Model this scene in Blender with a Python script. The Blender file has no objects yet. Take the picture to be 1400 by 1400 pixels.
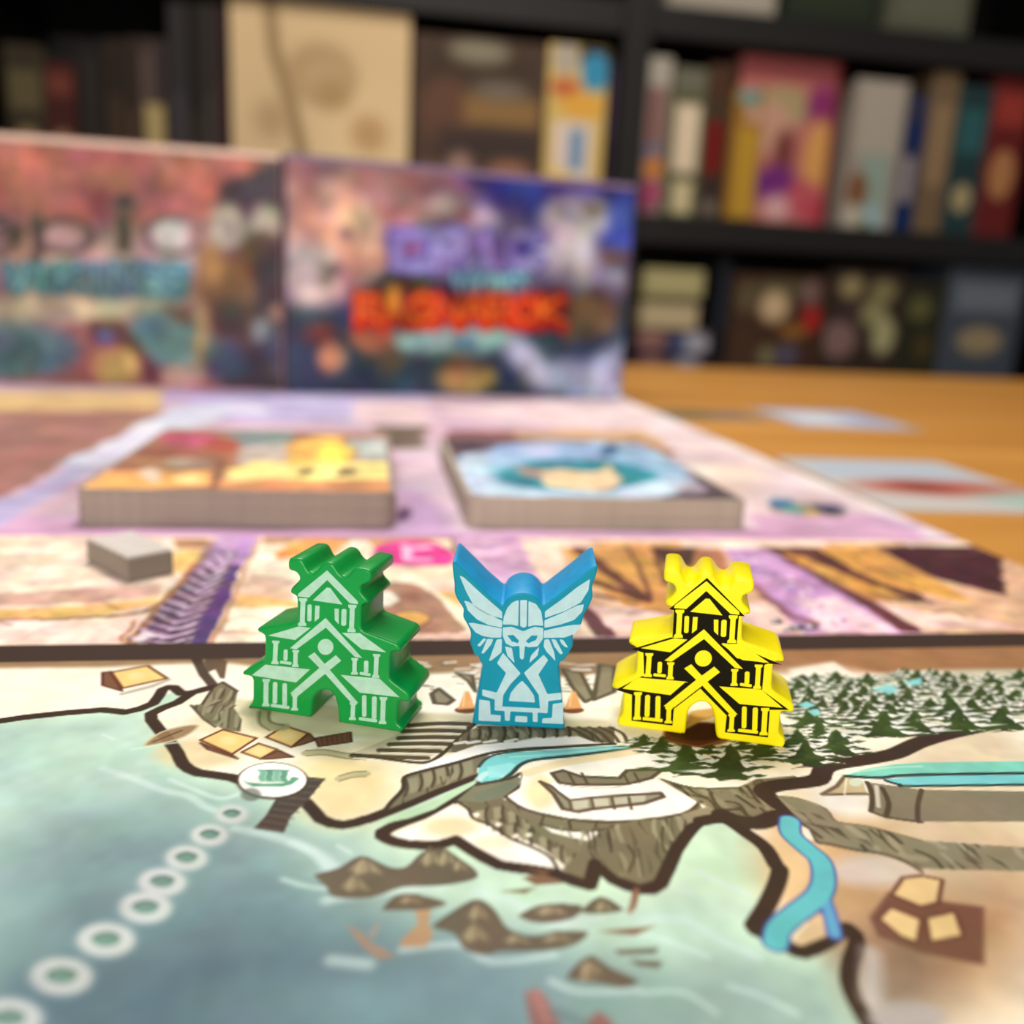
import bpy, bmesh, math, random
import numpy as np
from mathutils import Vector, Matrix
from mathutils.geometry import tessellate_polygon

# ------------------------------------------------------------------ camera
FPX, CAM_H = 1200.0, 0.0512                    # focal length in pixels of the 1400 px frame, height over the mat (m)
PITCH = math.atan(290 * math.cos(math.radians(2.86)) / FPX)
YAW, ROLL = math.radians(9.5), math.radians(2.86)
F_ = np.array([math.sin(YAW) * math.cos(PITCH), math.cos(YAW) * math.cos(PITCH), -math.sin(PITCH)])
R0 = np.array([math.cos(YAW), -math.sin(YAW), 0.0])
U0 = np.cross(R0, F_)
R_ = R0 * math.cos(ROLL) + U0 * math.sin(ROLL)
U_ = U0 * math.cos(ROLL) - R0 * math.sin(ROLL)
CAM = np.array([0.0, 0.0, CAM_H])

scene = bpy.context.scene
COL = scene.collection
cam_d = bpy.data.cameras.new('camera')
cam = bpy.data.objects.new('camera', cam_d)
COL.objects.link(cam)
cam.matrix_world = Matrix(((R_[0], U_[0], -F_[0], CAM[0]), (R_[1], U_[1], -F_[1], CAM[1]), (R_[2], U_[2], -F_[2], CAM[2]), (0, 0, 0, 1)))
cam_d.sensor_width = 36.0
cam_d.lens = 36.0 * FPX / 1400.0
cam_d.clip_start, cam_d.clip_end = 0.004, 30.0
cam_d.dof.use_dof = True
cam_d.dof.focus_distance = 0.1025
cam_d.dof.aperture_fstop = 12.5
scene.camera = cam

# ------------------------------------------------------------------ light
world = bpy.data.worlds.new('room_light')
scene.world = world
world.use_nodes = True
wb = world.node_tree.nodes['Background']
wb.inputs[0].default_value = (1.0, 0.95, 0.9, 1)
wb.inputs[1].default_value = 0.24


def area_light(name, loc, target, size, power, color):
    d = bpy.data.lights.new(name, 'AREA')
    d.shape, d.size, d.energy, d.color = 'DISK', size, power, color
    o = bpy.data.objects.new(name, d)
    COL.objects.link(o)
    o.location = loc
    o.rotation_euler = (Vector(target) - Vector(loc)).to_track_quat('-Z', 'Y').to_euler()
    return o


area_light('low_overhead_light', (-0.05, 0.37, 0.50), (0.02, 0.26, 0.0), 0.24, 2.2, (1.0, 0.94, 0.87))  # unseen overhead light, set low so the near mat falls darker
area_light('front_fill', (-0.35, -1.10, 0.40), (0.1, 0.8, 0.1), 0.7, 18.0, (1.0, 0.92, 0.84))  # added fill from behind the camera, brightens the upright fronts
area_light('shelf_fill', (0.25, 0.75, 1.70), (0.25, 1.3, 0.2), 0.4, 20.0, (1.0, 0.90, 0.78))  # added fill from above, lifts the boxes on the shelves

scene.view_settings.view_transform = 'Standard'
scene.view_settings.look = 'None'
scene.view_settings.gamma = 1.0
scene.view_settings.exposure = -0.2
scene.view_settings.use_curve_mapping = False


# ------------------------------------------------------------------ pixel helpers (photo pixel -> point on a real plane)
def rays(p):
    p = np.asarray(p, float).reshape(-1, 2)
    return F_[None] + R_[None] * ((p[:, :1] - 700) / FPX) - U_[None] * ((p[:, 1:] - 700) / FPX)


def on_z(p, z=0.0):
    d = rays(p)
    return CAM[None] + d * ((z - CAM[2]) / d[:, 2:3])


def on_y(p, y):
    d = rays(p)
    return CAM[None] + d * ((y - CAM[1]) / d[:, 1:2])


class Face:
    """A vertical plane through two floor points; maps pixels to (u along, v up)."""

    def __init__(self, a, b):
        self.a = np.array([a[0], a[1], 0.0])
        e = np.array([b[0] - a[0], b[1] - a[1], 0.0])
        self.len = float(np.linalg.norm(e))
        self.e = e / self.len
        self.n = np.array([-self.e[1], self.e[0], 0.0])        # away from the camera

    def uv(self, p):
        d = rays(p)
        t = ((self.a - CAM) @ self.n) / (d @ self.n)
        q = CAM[None] + d * t[:, None] - self.a[None]
        return np.stack([q @ self.e, q[:, 2]], 1)

    def matrix(self):
        # local x = along, local y = up, local z = towards the camera
        e, n, a = self.e, self.n, self.a
        return Matrix(((e[0], 0, -n[0], a[0]), (e[1], 0, -n[1], a[1]), (0, 1, 0, a[2]), (0, 0, 0, 1)))


FR = dict(PX=(0, 0, 1), A=(140, 860, 3.889), B=(440, 860, 3.5), C=(820, 860, 3.1818), D=(140, 1160, 3.5), E=(400, 1120, 2.8),
          F=(860, 1120, 3.5), V=(600, 980, 3.889), R=(900, 1000, 3.889), T=(1040, 900, 6.364),
          P1=(140, 700, 5.385), P2=(400, 700, 5.385), P3=(780, 720, 5.385), P4=(1000, 720, 5.385), P5=(140, 530, 3.333),
          P6=(560, 560, 2.8), P7=(840, 480, 3.333), BX=(380, 200, 2.692), BL=(140, 180, 3.684),
          G=(320, 720, 4.8276), K=(590, 720, 4.8277), Y=(820, 740, 4.8276))


def px(frame, pts):
    x0, y0, s = FR[frame]
    return [(x0 + x / s, y0 + y / s) for x, y in pts]


def smooth(pts, n=4, closed=False):
    p = [np.array(q, float) for q in pts]
    m = len(p)
    out = []
    for i in range(m if closed else m - 1):
        if closed:
            a, b, c, d = p[(i - 1) % m], p[i], p[(i + 1) % m], p[(i + 2) % m]
        else:
            a, b, c, d = p[max(i - 1, 0)], p[i], p[i + 1], p[min(i + 2, m - 1)]
        for k in range(n):
            t = k / n
            out.append(0.5 * (2 * b + (c - a) * t + (2 * a - 5 * b + 4 * c - d) * t * t + (3 * b - a - 3 * c + d) * t ** 3))
    if not closed:
        out.append(p[-1])
    return [tuple(q) for q in out]


def lin(c):
    c = np.asarray(c, float) / 255.0
    return np.where(c <= 0.04045, c / 12.92, ((np.maximum(c, 0) + 0.055) / 1.055) ** 2.4)


# ------------------------------------------------------------------ printed sheets: a fine grid with a colour per vertex
class Sheet:
    def __init__(self, U, V, base, mapper, frame='PX', soft=None):
        self.U, self.V, self.map, self.frame = np.asarray(U, float), np.asarray(V, float), mapper, frame
        self.img = np.empty((len(V), len(U), 3), np.float32)
        self.img[:] = base
        self.mask = None
        self.soft = soft if soft else 0.8 * float(np.median(np.diff(self.U)))

    def _uv(self, pts, fr):
        return np.asarray(self.map(px(fr or self.frame, pts)))[:, :2]

    def _scale(self, pts, fr):
        c = np.mean(np.asarray(pts, float), 0)
        k = FR[fr or self.frame][2]
        q = self._uv([(c[0] - 2 * k, c[1]), (c[0] + 2 * k, c[1])], fr)
        return float(np.linalg.norm(q[1] - q[0])) / (4 * k)          # sheet units per frame unit

    def _across(self, pts, fr):
        """Sheet units per frame unit across a line, by the way it runs."""
        p = np.asarray(pts, float)
        c, k = p.mean(0), FR[fr or self.frame][2]
        q = self._uv([(c[0] - 2 * k, c[1]), (c[0] + 2 * k, c[1]), (c[0], c[1] - 2 * k), (c[0], c[1] + 2 * k)], fr)
        kh, kv = np.linalg.norm(q[1] - q[0]) / (4 * k), np.linalg.norm(q[3] - q[2]) / (4 * k)
        d = np.abs(np.diff(p, axis=0)).sum(0)
        d = d / max(np.linalg.norm(d), 1e-9)
        return float(math.hypot(d[1] * kh, d[0] * kv)) if len(p) > 1 else float(kh)

    def _window(self, q, pad):
        lo, hi = q.min(0) - pad, q.max(0) + pad
        i0, i1 = np.searchsorted(self.U, lo[0]), np.searchsorted(self.U, hi[0])
        j0, j1 = np.searchsorted(self.V, lo[1]), np.searchsorted(self.V, hi[1])
        if i1 <= i0 or j1 <= j0:
            return None
        X, Y = np.meshgrid(self.U[i0:i1], self.V[j0:j1])
        return (slice(j0, j1), slice(i0, i1)), X, Y

    def _blend(self, sl, cov, col, a):
        if self.mask is not None:
            cov = np.clip(cov, 0, 1) * self.mask[sl]
        cov = (np.clip(cov, 0, 1) * a)[..., None].astype(np.float32)
        self.img[sl] = self.img[sl] * (1 - cov) + np.asarray(col, np.float32) * cov

    @staticmethod
    def _dist(q, X, Y, closed):
        d2 = np.full(X.shape, 1e9)
        n = len(q)
        for i in range(n if closed else n - 1):
            a, b = q[i], q[(i + 1) % n]
            e = b - a
            L = e @ e
            if L < 1e-18:
                t = 0.0
            else:
                t = np.clip(((X - a[0]) * e[0] + (Y - a[1]) * e[1]) / L, 0, 1)
            d2 = np.minimum(d2, (X - a[0] - t * e[0]) ** 2 + (Y - a[1] - t * e[1]) ** 2)
        return np.sqrt(d2)

    def poly(self, pts, col, a=1.0, soft=0.0, fr=None, sm=0):
        """soft: half width of the soft edge in frame units."""
        if sm:
            pts = smooth(pts, sm, True)
        q = self._uv(pts, fr)
        s = max(self.soft, soft * self._scale(pts, fr))
        w = self._window(q, s * 1.2)
        if w is None:
            return
        sl, X, Y = w
        ins = np.zeros(X.shape, bool)
        n = len(q)
        for i in range(n):
            (xa, ya), (xb, yb) = q[i], q[(i + 1) % n]
            if ya == yb:
                continue
            c = (Y < ya) != (Y < yb)
            ins ^= c & (X < (xb - xa) * (Y - ya) / (yb - ya) + xa)
        d = self._dist(q, X, Y, True)
        self._blend(sl, 0.5 + np.where(ins, d, -d) / (2 * s), col, a)

    def clip(self, pts=None, fr=None):
        """Keep the following strokes inside a polygon (None: paint everywhere again)."""
        self.mask = None
        if pts is None:
            return
        keep = self.img
        self.img = np.zeros_like(keep)
        self.poly(pts, (1, 1, 1), 1, 0, fr)
        m, self.img = self.img[..., 0], keep
        self.mask = m

    def crag(self, pts, fr, run, seed, n=26, size=1.0, dark=(74, 64, 48), light=(166, 160, 132)):
        """Uneven dark and light rock strokes inside a polygon, falling along run."""
        rs = random.Random(seed)
        self.clip(pts, fr)
        p = np.array(pts, float)
        lo, hi = p.min(0), p.max(0)
        d = np.array(run, float)
        for k in range(n):
            c = np.array([rs.uniform(lo[0], hi[0]), rs.uniform(lo[1], hi[1])])
            L = rs.uniform(.35, 1.0)
            bend = np.array([-d[1], d[0]]) * rs.uniform(-.22, .22)
            q = [tuple(c - d * L * .5), tuple(c + bend * L), tuple(c + d * L * .5 + bend * rs.uniform(-1, 1))]
            r = rs.random()
            if r < .4:
                self.line(q, rs.uniform(10, 24) * size, light, rs.uniform(.35, .75), 6 * size, fr, 3)
            elif r < .72:
                w = rs.uniform(8, 22) * size
                n_ = np.array([-d[1], d[0]]) / np.linalg.norm(d) * w
                self.poly([q[0], tuple(np.array(q[1]) + n_ * .5), q[2], tuple(np.array(q[1]) - n_ * .5)], dark, rs.uniform(.5, .9), 2 * size, fr)
            else:
                self.line(q, rs.uniform(5, 9) * size, dark, .95, 1.5 * size, fr, 3)
        self.clip()

    def line(self, pts, w, col, a=1.0, soft=0.0, fr=None, sm=0, closed=False):
        if sm:
            pts = smooth(pts, sm, closed)
        q = self._uv(pts, fr)
        s, h = max(self.soft, soft * self._scale(pts, fr)), 0.5 * w * self._across(pts, fr)
        win = self._window(q, h + s)
        if win is None:
            return
        sl, X, Y = win
        d = self._dist(q, X, Y, closed)
        self._blend(sl, 0.5 + (h - d) / (2 * s), col, a)

    def ell(self, c, rx, ry, col, a=1.0, soft=0.0, fr=None, n=28):
        pts = [(c[0] + rx * math.cos(2 * math.pi * k / n), c[1] + ry * math.sin(2 * math.pi * k / n)) for k in range(n)]
        self.poly(pts, col, a, soft, fr)

    def rect(self, x0, y0, x1, y1, col, a=1.0, soft=0.0, fr=None):
        self.poly([(x0, y0), (x1, y0), (x1, y1), (x0, y1)], col, a, soft, fr)

    def _noise(self, cell, seed, n=1):
        """Smooth value noise over the sheet, cell in sheet units, about -1..1."""
        rs = np.random.RandomState(seed)
        gu, gv = (self.U - self.U[0]) / cell, (self.V - self.V[0]) / cell
        g = rs.uniform(-1, 1, (int(gv[-1]) + 3, int(gu[-1]) + 3, n)).astype(np.float32)
        i, j = gu.astype(int), gv.astype(int)
        fu, fv = gu - i, gv - j
        fu, fv = (fu * fu * (3 - 2 * fu))[None, :, None], (fv * fv * (3 - 2 * fv))[:, None, None]
        a, b = g[np.ix_(j, i)], g[np.ix_(j, i + 1)]
        c, d = g[np.ix_(j + 1, i)], g[np.ix_(j + 1, i + 1)]
        return (a * (1 - fu) + b * fu) * (1 - fv) + (c * (1 - fu) + d * fu) * fv

    def warp(self, amp, cell, seed=1):
        w = self._noise(cell, seed, 2) * amp + self._noise(cell * .4, seed + 7, 2) * amp * .5
        X, Y = np.meshgrid(self.U, self.V)
        i = np.clip(np.searchsorted(self.U, X + w[..., 0]), 0, len(self.U) - 1)
        j = np.clip(np.searchsorted(self.V, Y + w[..., 1]), 0, len(self.V) - 1)
        self.img = self.img[j, i]

    def grain(self, amt, cell, seed=3):
        n = self._noise(cell, seed, 1) + .6 * self._noise(cell * .35, seed + 1, 1)
        t = self._noise(cell * .8, seed + 2, 3)
        self.img = np.clip(self.img * (1 + amt * n) + 255 * amt * .22 * t, 0, 255)

    def mesh(self, name, z=0.0):
        nx, ny = len(self.U), len(self.V)
        X, Y = np.meshgrid(self.U, self.V)
        co = np.stack([X, Y, np.full_like(X, z)], -1).reshape(-1, 3).astype(np.float32)
        i = np.arange(nx - 1)[None] + np.arange(ny - 1)[:, None] * nx
        quad = np.stack([i, i + 1, i + nx + 1, i + nx], -1).reshape(-1, 4).astype(np.int32)
        me = bpy.data.meshes.new(name)
        me.vertices.add(nx * ny)
        me.vertices.foreach_set('co', co.ravel())
        m = len(quad)
        me.loops.add(m * 4)
        me.loops.foreach_set('vertex_index', quad.ravel())
        me.polygons.add(m)
        me.polygons.foreach_set('loop_start', np.arange(m, dtype=np.int32) * 4)
        me.polygons.foreach_set('loop_total', np.full(m, 4, np.int32))
        me.update(calc_edges=True)
        at = me.color_attributes.new('print', 'FLOAT_COLOR', 'POINT')
        rgba = np.ones((nx * ny, 4), np.float32)
        rgba[:, :3] = lin(self.img.reshape(-1, 3))
        at.data.foreach_set('color', rgba.ravel())
        return me


def spaced(lo, hi, step):
    return np.linspace(lo, hi, max(2, int(round((hi - lo) / step)) + 1))


# ------------------------------------------------------------------ materials
def new_mat(name):
    m = bpy.data.materials.new(name)
    m.use_nodes = True
    return m, m.node_tree, m.node_tree.nodes['Principled BSDF']


def plain(name, rgb, rough=0.5, vary=0.06, scale=300.0, bump=0.0, coat=0.0, spec=0.5):
    m, t, b = new_mat(name)
    tc = t.nodes.new('ShaderNodeTexCoord')
    nz = t.nodes.new('ShaderNodeTexNoise')
    nz.inputs['Scale'].default_value = scale
    nz.inputs['Detail'].default_value = 4
    t.links.new(tc.outputs['Object'], nz.inputs['Vector'])
    rp = t.nodes.new('ShaderNodeValToRGB')
    c = lin(rgb)
    rp.color_ramp.elements[0].position, rp.color_ramp.elements[1].position = 0.3, 0.7
    rp.color_ramp.elements[0].color = (*(c * (1 - vary)), 1)
    rp.color_ramp.elements[1].color = (*np.minimum(c * (1 + vary), 1), 1)
    t.links.new(nz.outputs['Fac'], rp.inputs['Fac'])
    t.links.new(rp.outputs['Color'], b.inputs['Base Color'])
    b.inputs['Roughness'].default_value = rough
    b.inputs['Specular IOR Level'].default_value = spec
    b.inputs['Coat Weight'].default_value = coat
    b.inputs['Coat Roughness'].default_value = 0.15
    if bump:
        bp = t.nodes.new('ShaderNodeBump')
        bp.inputs['Strength'].default_value = bump
        bp.inputs['Distance'].default_value = 0.0002
        t.links.new(nz.outputs['Fac'], bp.inputs['Height'])
        t.links.new(bp.outputs['Normal'], b.inputs['Normal'])
    return m


def print_mat(name, rough=0.5, spec=0.35, coat=0.0):
    m, t, b = new_mat(name)
    at = t.nodes.new('ShaderNodeVertexColor')
    at.layer_name = 'print'
    t.links.new(at.outputs['Color'], b.inputs['Base Color'])
    b.inputs['Roughness'].default_value = rough
    b.inputs['Specular IOR Level'].default_value = spec
    b.inputs['Coat Weight'].default_value = coat
    nz = t.nodes.new('ShaderNodeTexNoise')
    tc = t.nodes.new('ShaderNodeTexCoord')
    nz.inputs['Scale'].default_value = 2500
    t.links.new(tc.outputs['Object'], nz.inputs['Vector'])
    bp = t.nodes.new('ShaderNodeBump')
    bp.inputs['Strength'].default_value = 0.05
    bp.inputs['Distance'].default_value = 0.0001
    t.links.new(nz.outputs['Fac'], bp.inputs['Height'])
    t.links.new(bp.outputs['Normal'], b.inputs['Normal'])
    return m


def wood(name, c0, c1, rough=0.4, stretch=(2.0, 22.0, 22.0), scale=1.6):
    m, t, b = new_mat(name)
    tc = t.nodes.new('ShaderNodeTexCoord')
    mp = t.nodes.new('ShaderNodeMapping')
    mp.inputs['Scale'].default_value = stretch
    nz = t.nodes.new('ShaderNodeTexNoise')
    nz.inputs['Scale'].default_value = scale
    nz.inputs['Detail'].default_value = 8
    nz.inputs['Distortion'].default_value = 0.6
    rp = t.nodes.new('ShaderNodeValToRGB')
    rp.color_ramp.elements[0].position, rp.color_ramp.elements[1].position = 0.3, 0.72
    rp.color_ramp.elements[0].color = (*lin(c0), 1)
    rp.color_ramp.elements[1].color = (*lin(c1), 1)
    t.links.new(tc.outputs['Object'], mp.inputs['Vector'])
    t.links.new(mp.outputs['Vector'], nz.inputs['Vector'])
    t.links.new(nz.outputs['Fac'], rp.inputs['Fac'])
    t.links.new(rp.outputs['Color'], b.inputs['Base Color'])
    b.inputs['Roughness'].default_value = rough
    return m


M = dict(
    print=print_mat('satin_print', 0.62, 0.12), print_gloss=print_mat('gloss_print', 0.45, 0.16),
    green=plain('green_paint', (0, 146, 60), 0.36, 0.05, 400, 0.0, 0.2, 0.3),
    mint=plain('pale_mint_ink', (168, 210, 188), 0.5, 0.08, 900),
    blue=plain('teal_paint', (0, 140, 168), 0.45, 0.05, 400, 0.0, 0.0, 0.25),
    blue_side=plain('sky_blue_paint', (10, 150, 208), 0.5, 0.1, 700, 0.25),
    ice=plain('pale_ice_ink', (178, 212, 220), 0.5, 0.06, 900),
    yellow=plain('yellow_paint', (255, 238, 0), 0.36, 0.03, 400, 0.0, 0.2, 0.3),
    black=plain('black_ink', (24, 20, 6), 0.7, 0.1, 500, 0.0, 0.0, 0.1),
    edge_mat=plain('mat_edge', (60, 48, 42), 0.7),
    card_edge=plain('card_edge_grey', (176, 164, 148), 0.7, 0.1, 1500),
    card_edge_dark=plain('card_edge_taupe', (150, 136, 126), 0.7, 0.1, 1500),
    block=plain('grey_wood_paint', (128, 118, 108), 0.55, 0.05, 500),
    block_top=plain('pale_grey_ridge', (212, 206, 202), 0.5, 0.05, 500),
    bookcase=wood('dark_brown_veneer', (9, 7, 6), (16, 12, 11), 0.5),
    table=wood('orange_oak', (186, 124, 48), (214, 156, 74), 0.42),
    table_leg=wood('orange_oak_leg', (176, 116, 46), (204, 146, 70), 0.45),
    floor=wood('floor_boards', (92, 70, 52), (120, 92, 68), 0.5),
    wall=plain('wall_paint', (150, 138, 124), 0.9, 0.03, 20),
    carton=plain('box_carton', (190, 176, 158), 0.7),
)


# ------------------------------------------------------------------ object helpers
def tag(o, label=None, cat=None, group=None, kind=None):
    for k, v in (('label', label), ('category', cat), ('group', group), ('kind', kind)):
        if v:
            o[k] = v
    return o


def obj(name, me, mat=None, parent=None, matrix=None):
    o = bpy.data.objects.new(name, me)
    COL.objects.link(o)
    if mat is not None and me is not None and not me.materials:
        me.materials.append(mat)
    if parent is not None:
        o.parent = parent
    if matrix is not None:
        o.matrix_local = matrix
    return o


def thing(name, label, cat, matrix=None, group=None):
    o = obj(name, None, None, None, matrix)
    return tag(o, label, cat, group)


def bevel(o, w, seg=2, ang=35):
    b = o.modifiers.new('soft_edges', 'BEVEL')
    b.width, b.segments, b.limit_method, b.angle_limit = w, seg, 'ANGLE', math.radians(ang)
    b.use_clamp_overlap = False
    return o


def box_mesh(name, lo, hi):
    bm = bmesh.new()
    v = [bm.verts.new((x, y, z)) for x in (lo[0], hi[0]) for y in (lo[1], hi[1]) for z in (lo[2], hi[2])]
    for f in ((0, 1, 3, 2), (4, 6, 7, 5), (0, 4, 5, 1), (2, 3, 7, 6), (0, 2, 6, 4), (1, 5, 7, 3)):
        bm.faces.new([v[i] for i in f])
    bmesh.ops.recalc_face_normals(bm, faces=bm.faces)
    me = bpy.data.meshes.new(name)
    bm.to_mesh(me)
    bm.free()
    return me


def prism_mesh(name, pts, z0, z1):
    """Outline in local x, y pulled from z0 to z1."""
    bm = bmesh.new()
    a = [bm.verts.new((x, y, z0)) for x, y in pts]
    b = [bm.verts.new((x, y, z1)) for x, y in pts]
    n = len(pts)
    bm.faces.new(list(reversed(a)))
    bm.faces.new(b)
    for i in range(n):
        bm.faces.new((a[i], a[(i + 1) % n], b[(i + 1) % n], b[i]))
    bmesh.ops.recalc_face_normals(bm, faces=bm.faces)
    me = bpy.data.meshes.new(name)
    bm.to_mesh(me)
    bm.free()
    return me


def rimmed_mesh(name, pts, thick, b):
    """A slab cut to an outline (front at z = 0) with rounded rims."""
    p = np.array(pts, float)
    keep = [i for i in range(len(p)) if np.linalg.norm(p[i] - p[i - 1]) > 2e-5]
    p = p[keep]
    area = 0.5 * np.sum(p[:, 0] * np.roll(p[:, 1], -1) - np.roll(p[:, 0], -1) * p[:, 1])
    if area < 0:
        p = p[::-1].copy()
    e = np.roll(p, -1, 0) - p
    e /= np.linalg.norm(e, axis=1, keepdims=True)
    nn = np.stack([-e[:, 1], e[:, 0]], 1)                     # inward
    m = nn + np.roll(nn, 1, 0)
    m /= np.maximum(np.linalg.norm(m, axis=1, keepdims=True), 1e-6)
    k = 1.0 / np.clip(np.sum(m * nn, 1), 0.6, 1.0)
    m = m * k[:, None]
    rings = [(1.0, 0.0), (0.3, -0.3), (0.0, -1.0)]
    levels = [(f * b, g * b) for f, g in rings] + [(f * b, -thick - g * b) for f, g in reversed(rings)]
    bm = bmesh.new()
    rows = [[bm.verts.new((*(q + mm * ins), z)) for q, mm in zip(p, m)] for ins, z in levels]
    n = len(p)
    for t in tessellate_polygon([[Vector((x, y, 0)) for x, y in p + m * b]]):
        bm.faces.new([rows[0][i] for i in t])
        bm.faces.new([rows[-1][i] for i in t])
    for a, c in zip(rows[:-1], rows[1:]):
        for i in range(n):
            j = (i + 1) % n
            bm.faces.new((a[j], a[i], c[i], c[j]))
    bmesh.ops.recalc_face_normals(bm, faces=bm.faces)
    me = bpy.data.meshes.new(name)
    bm.to_mesh(me)
    bm.free()
    for f in me.polygons:
        f.use_smooth = abs(f.normal.z) < 0.999
    return me


def rounded(pts, r):
    p = [np.array(q, float) for q in pts]
    n, out = len(p), []
    for i in range(n):
        a, b, c = p[i - 1], p[i], p[(i + 1) % n]
        da, dc = a - b, c - b
        la, lc = np.linalg.norm(da), np.linalg.norm(dc)
        if la < 1e-9 or lc < 1e-9:
            continue
        ra, rc = min(r, 0.42 * la), min(r, 0.42 * lc)
        s, e = b + da / la * ra, b + dc / lc * rc
        out += [tuple(s), tuple(0.25 * s + 0.5 * b + 0.25 * e), tuple(e)]
    return out


# ------------------------------------------------------------------ the setting
def structure(name, me, mat, label):
    return tag(obj(name, me, mat), label, None, None, 'structure')


structure('floor', box_mesh('floor', (-4.0, -2.4, -0.80), (4.4, 2.2, -0.76)), M['floor'], 'brown wooden floor under the table')
structure('wall_back', box_mesh('wall_back', (-4.0, 2.1, -0.76), (4.4, 2.2, 2.2)), M['wall'], 'plain wall behind the dark bookcase')

# table
table = thing('dining_table', 'orange oak table under the printed game mat', 'table', Matrix.Translation((0, 0, -0.002)))
bevel(obj('table_top', box_mesh('table_top', (-0.75, -0.45, -0.03), (0.95, 0.80, 0.0)), M['table'], table), 0.004)
for lx in (-0.68, 0.88):
    for ly in (-0.38, 0.73):
        obj('leg', box_mesh('leg', (lx - 0.03, ly - 0.03, -0.758), (lx + 0.03, ly + 0.03, -0.03)), M['table_leg'], table)

# ------------------------------------------------------------------ the printed mat
random.seed(7)
MX0, MX1 = -0.30, 0.1412
MY0, MYB0, MYB1, MYS, MY1 = -0.10, 0.1200, 0.1262, 0.1876, 0.492
DARK, OLIVE, OLIVE_D, OLIVE_L = (60, 44, 34), (128, 121, 97), (88, 80, 62), (160, 154, 128)
CREAM, WHITE, TAN, SAND = (250, 244, 226), (254, 253, 250), (232, 212, 165), (208, 174, 130)
CYAN, CYAN_D, MINT = (126, 214, 218), (78, 178, 196), (198, 228, 205)


def ground(p):
    return on_z(p, 0.0)[:, :2]


def lerp(a, b, t):
    return tuple(x + (y - x) * t for x, y in zip(a, b))


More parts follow.
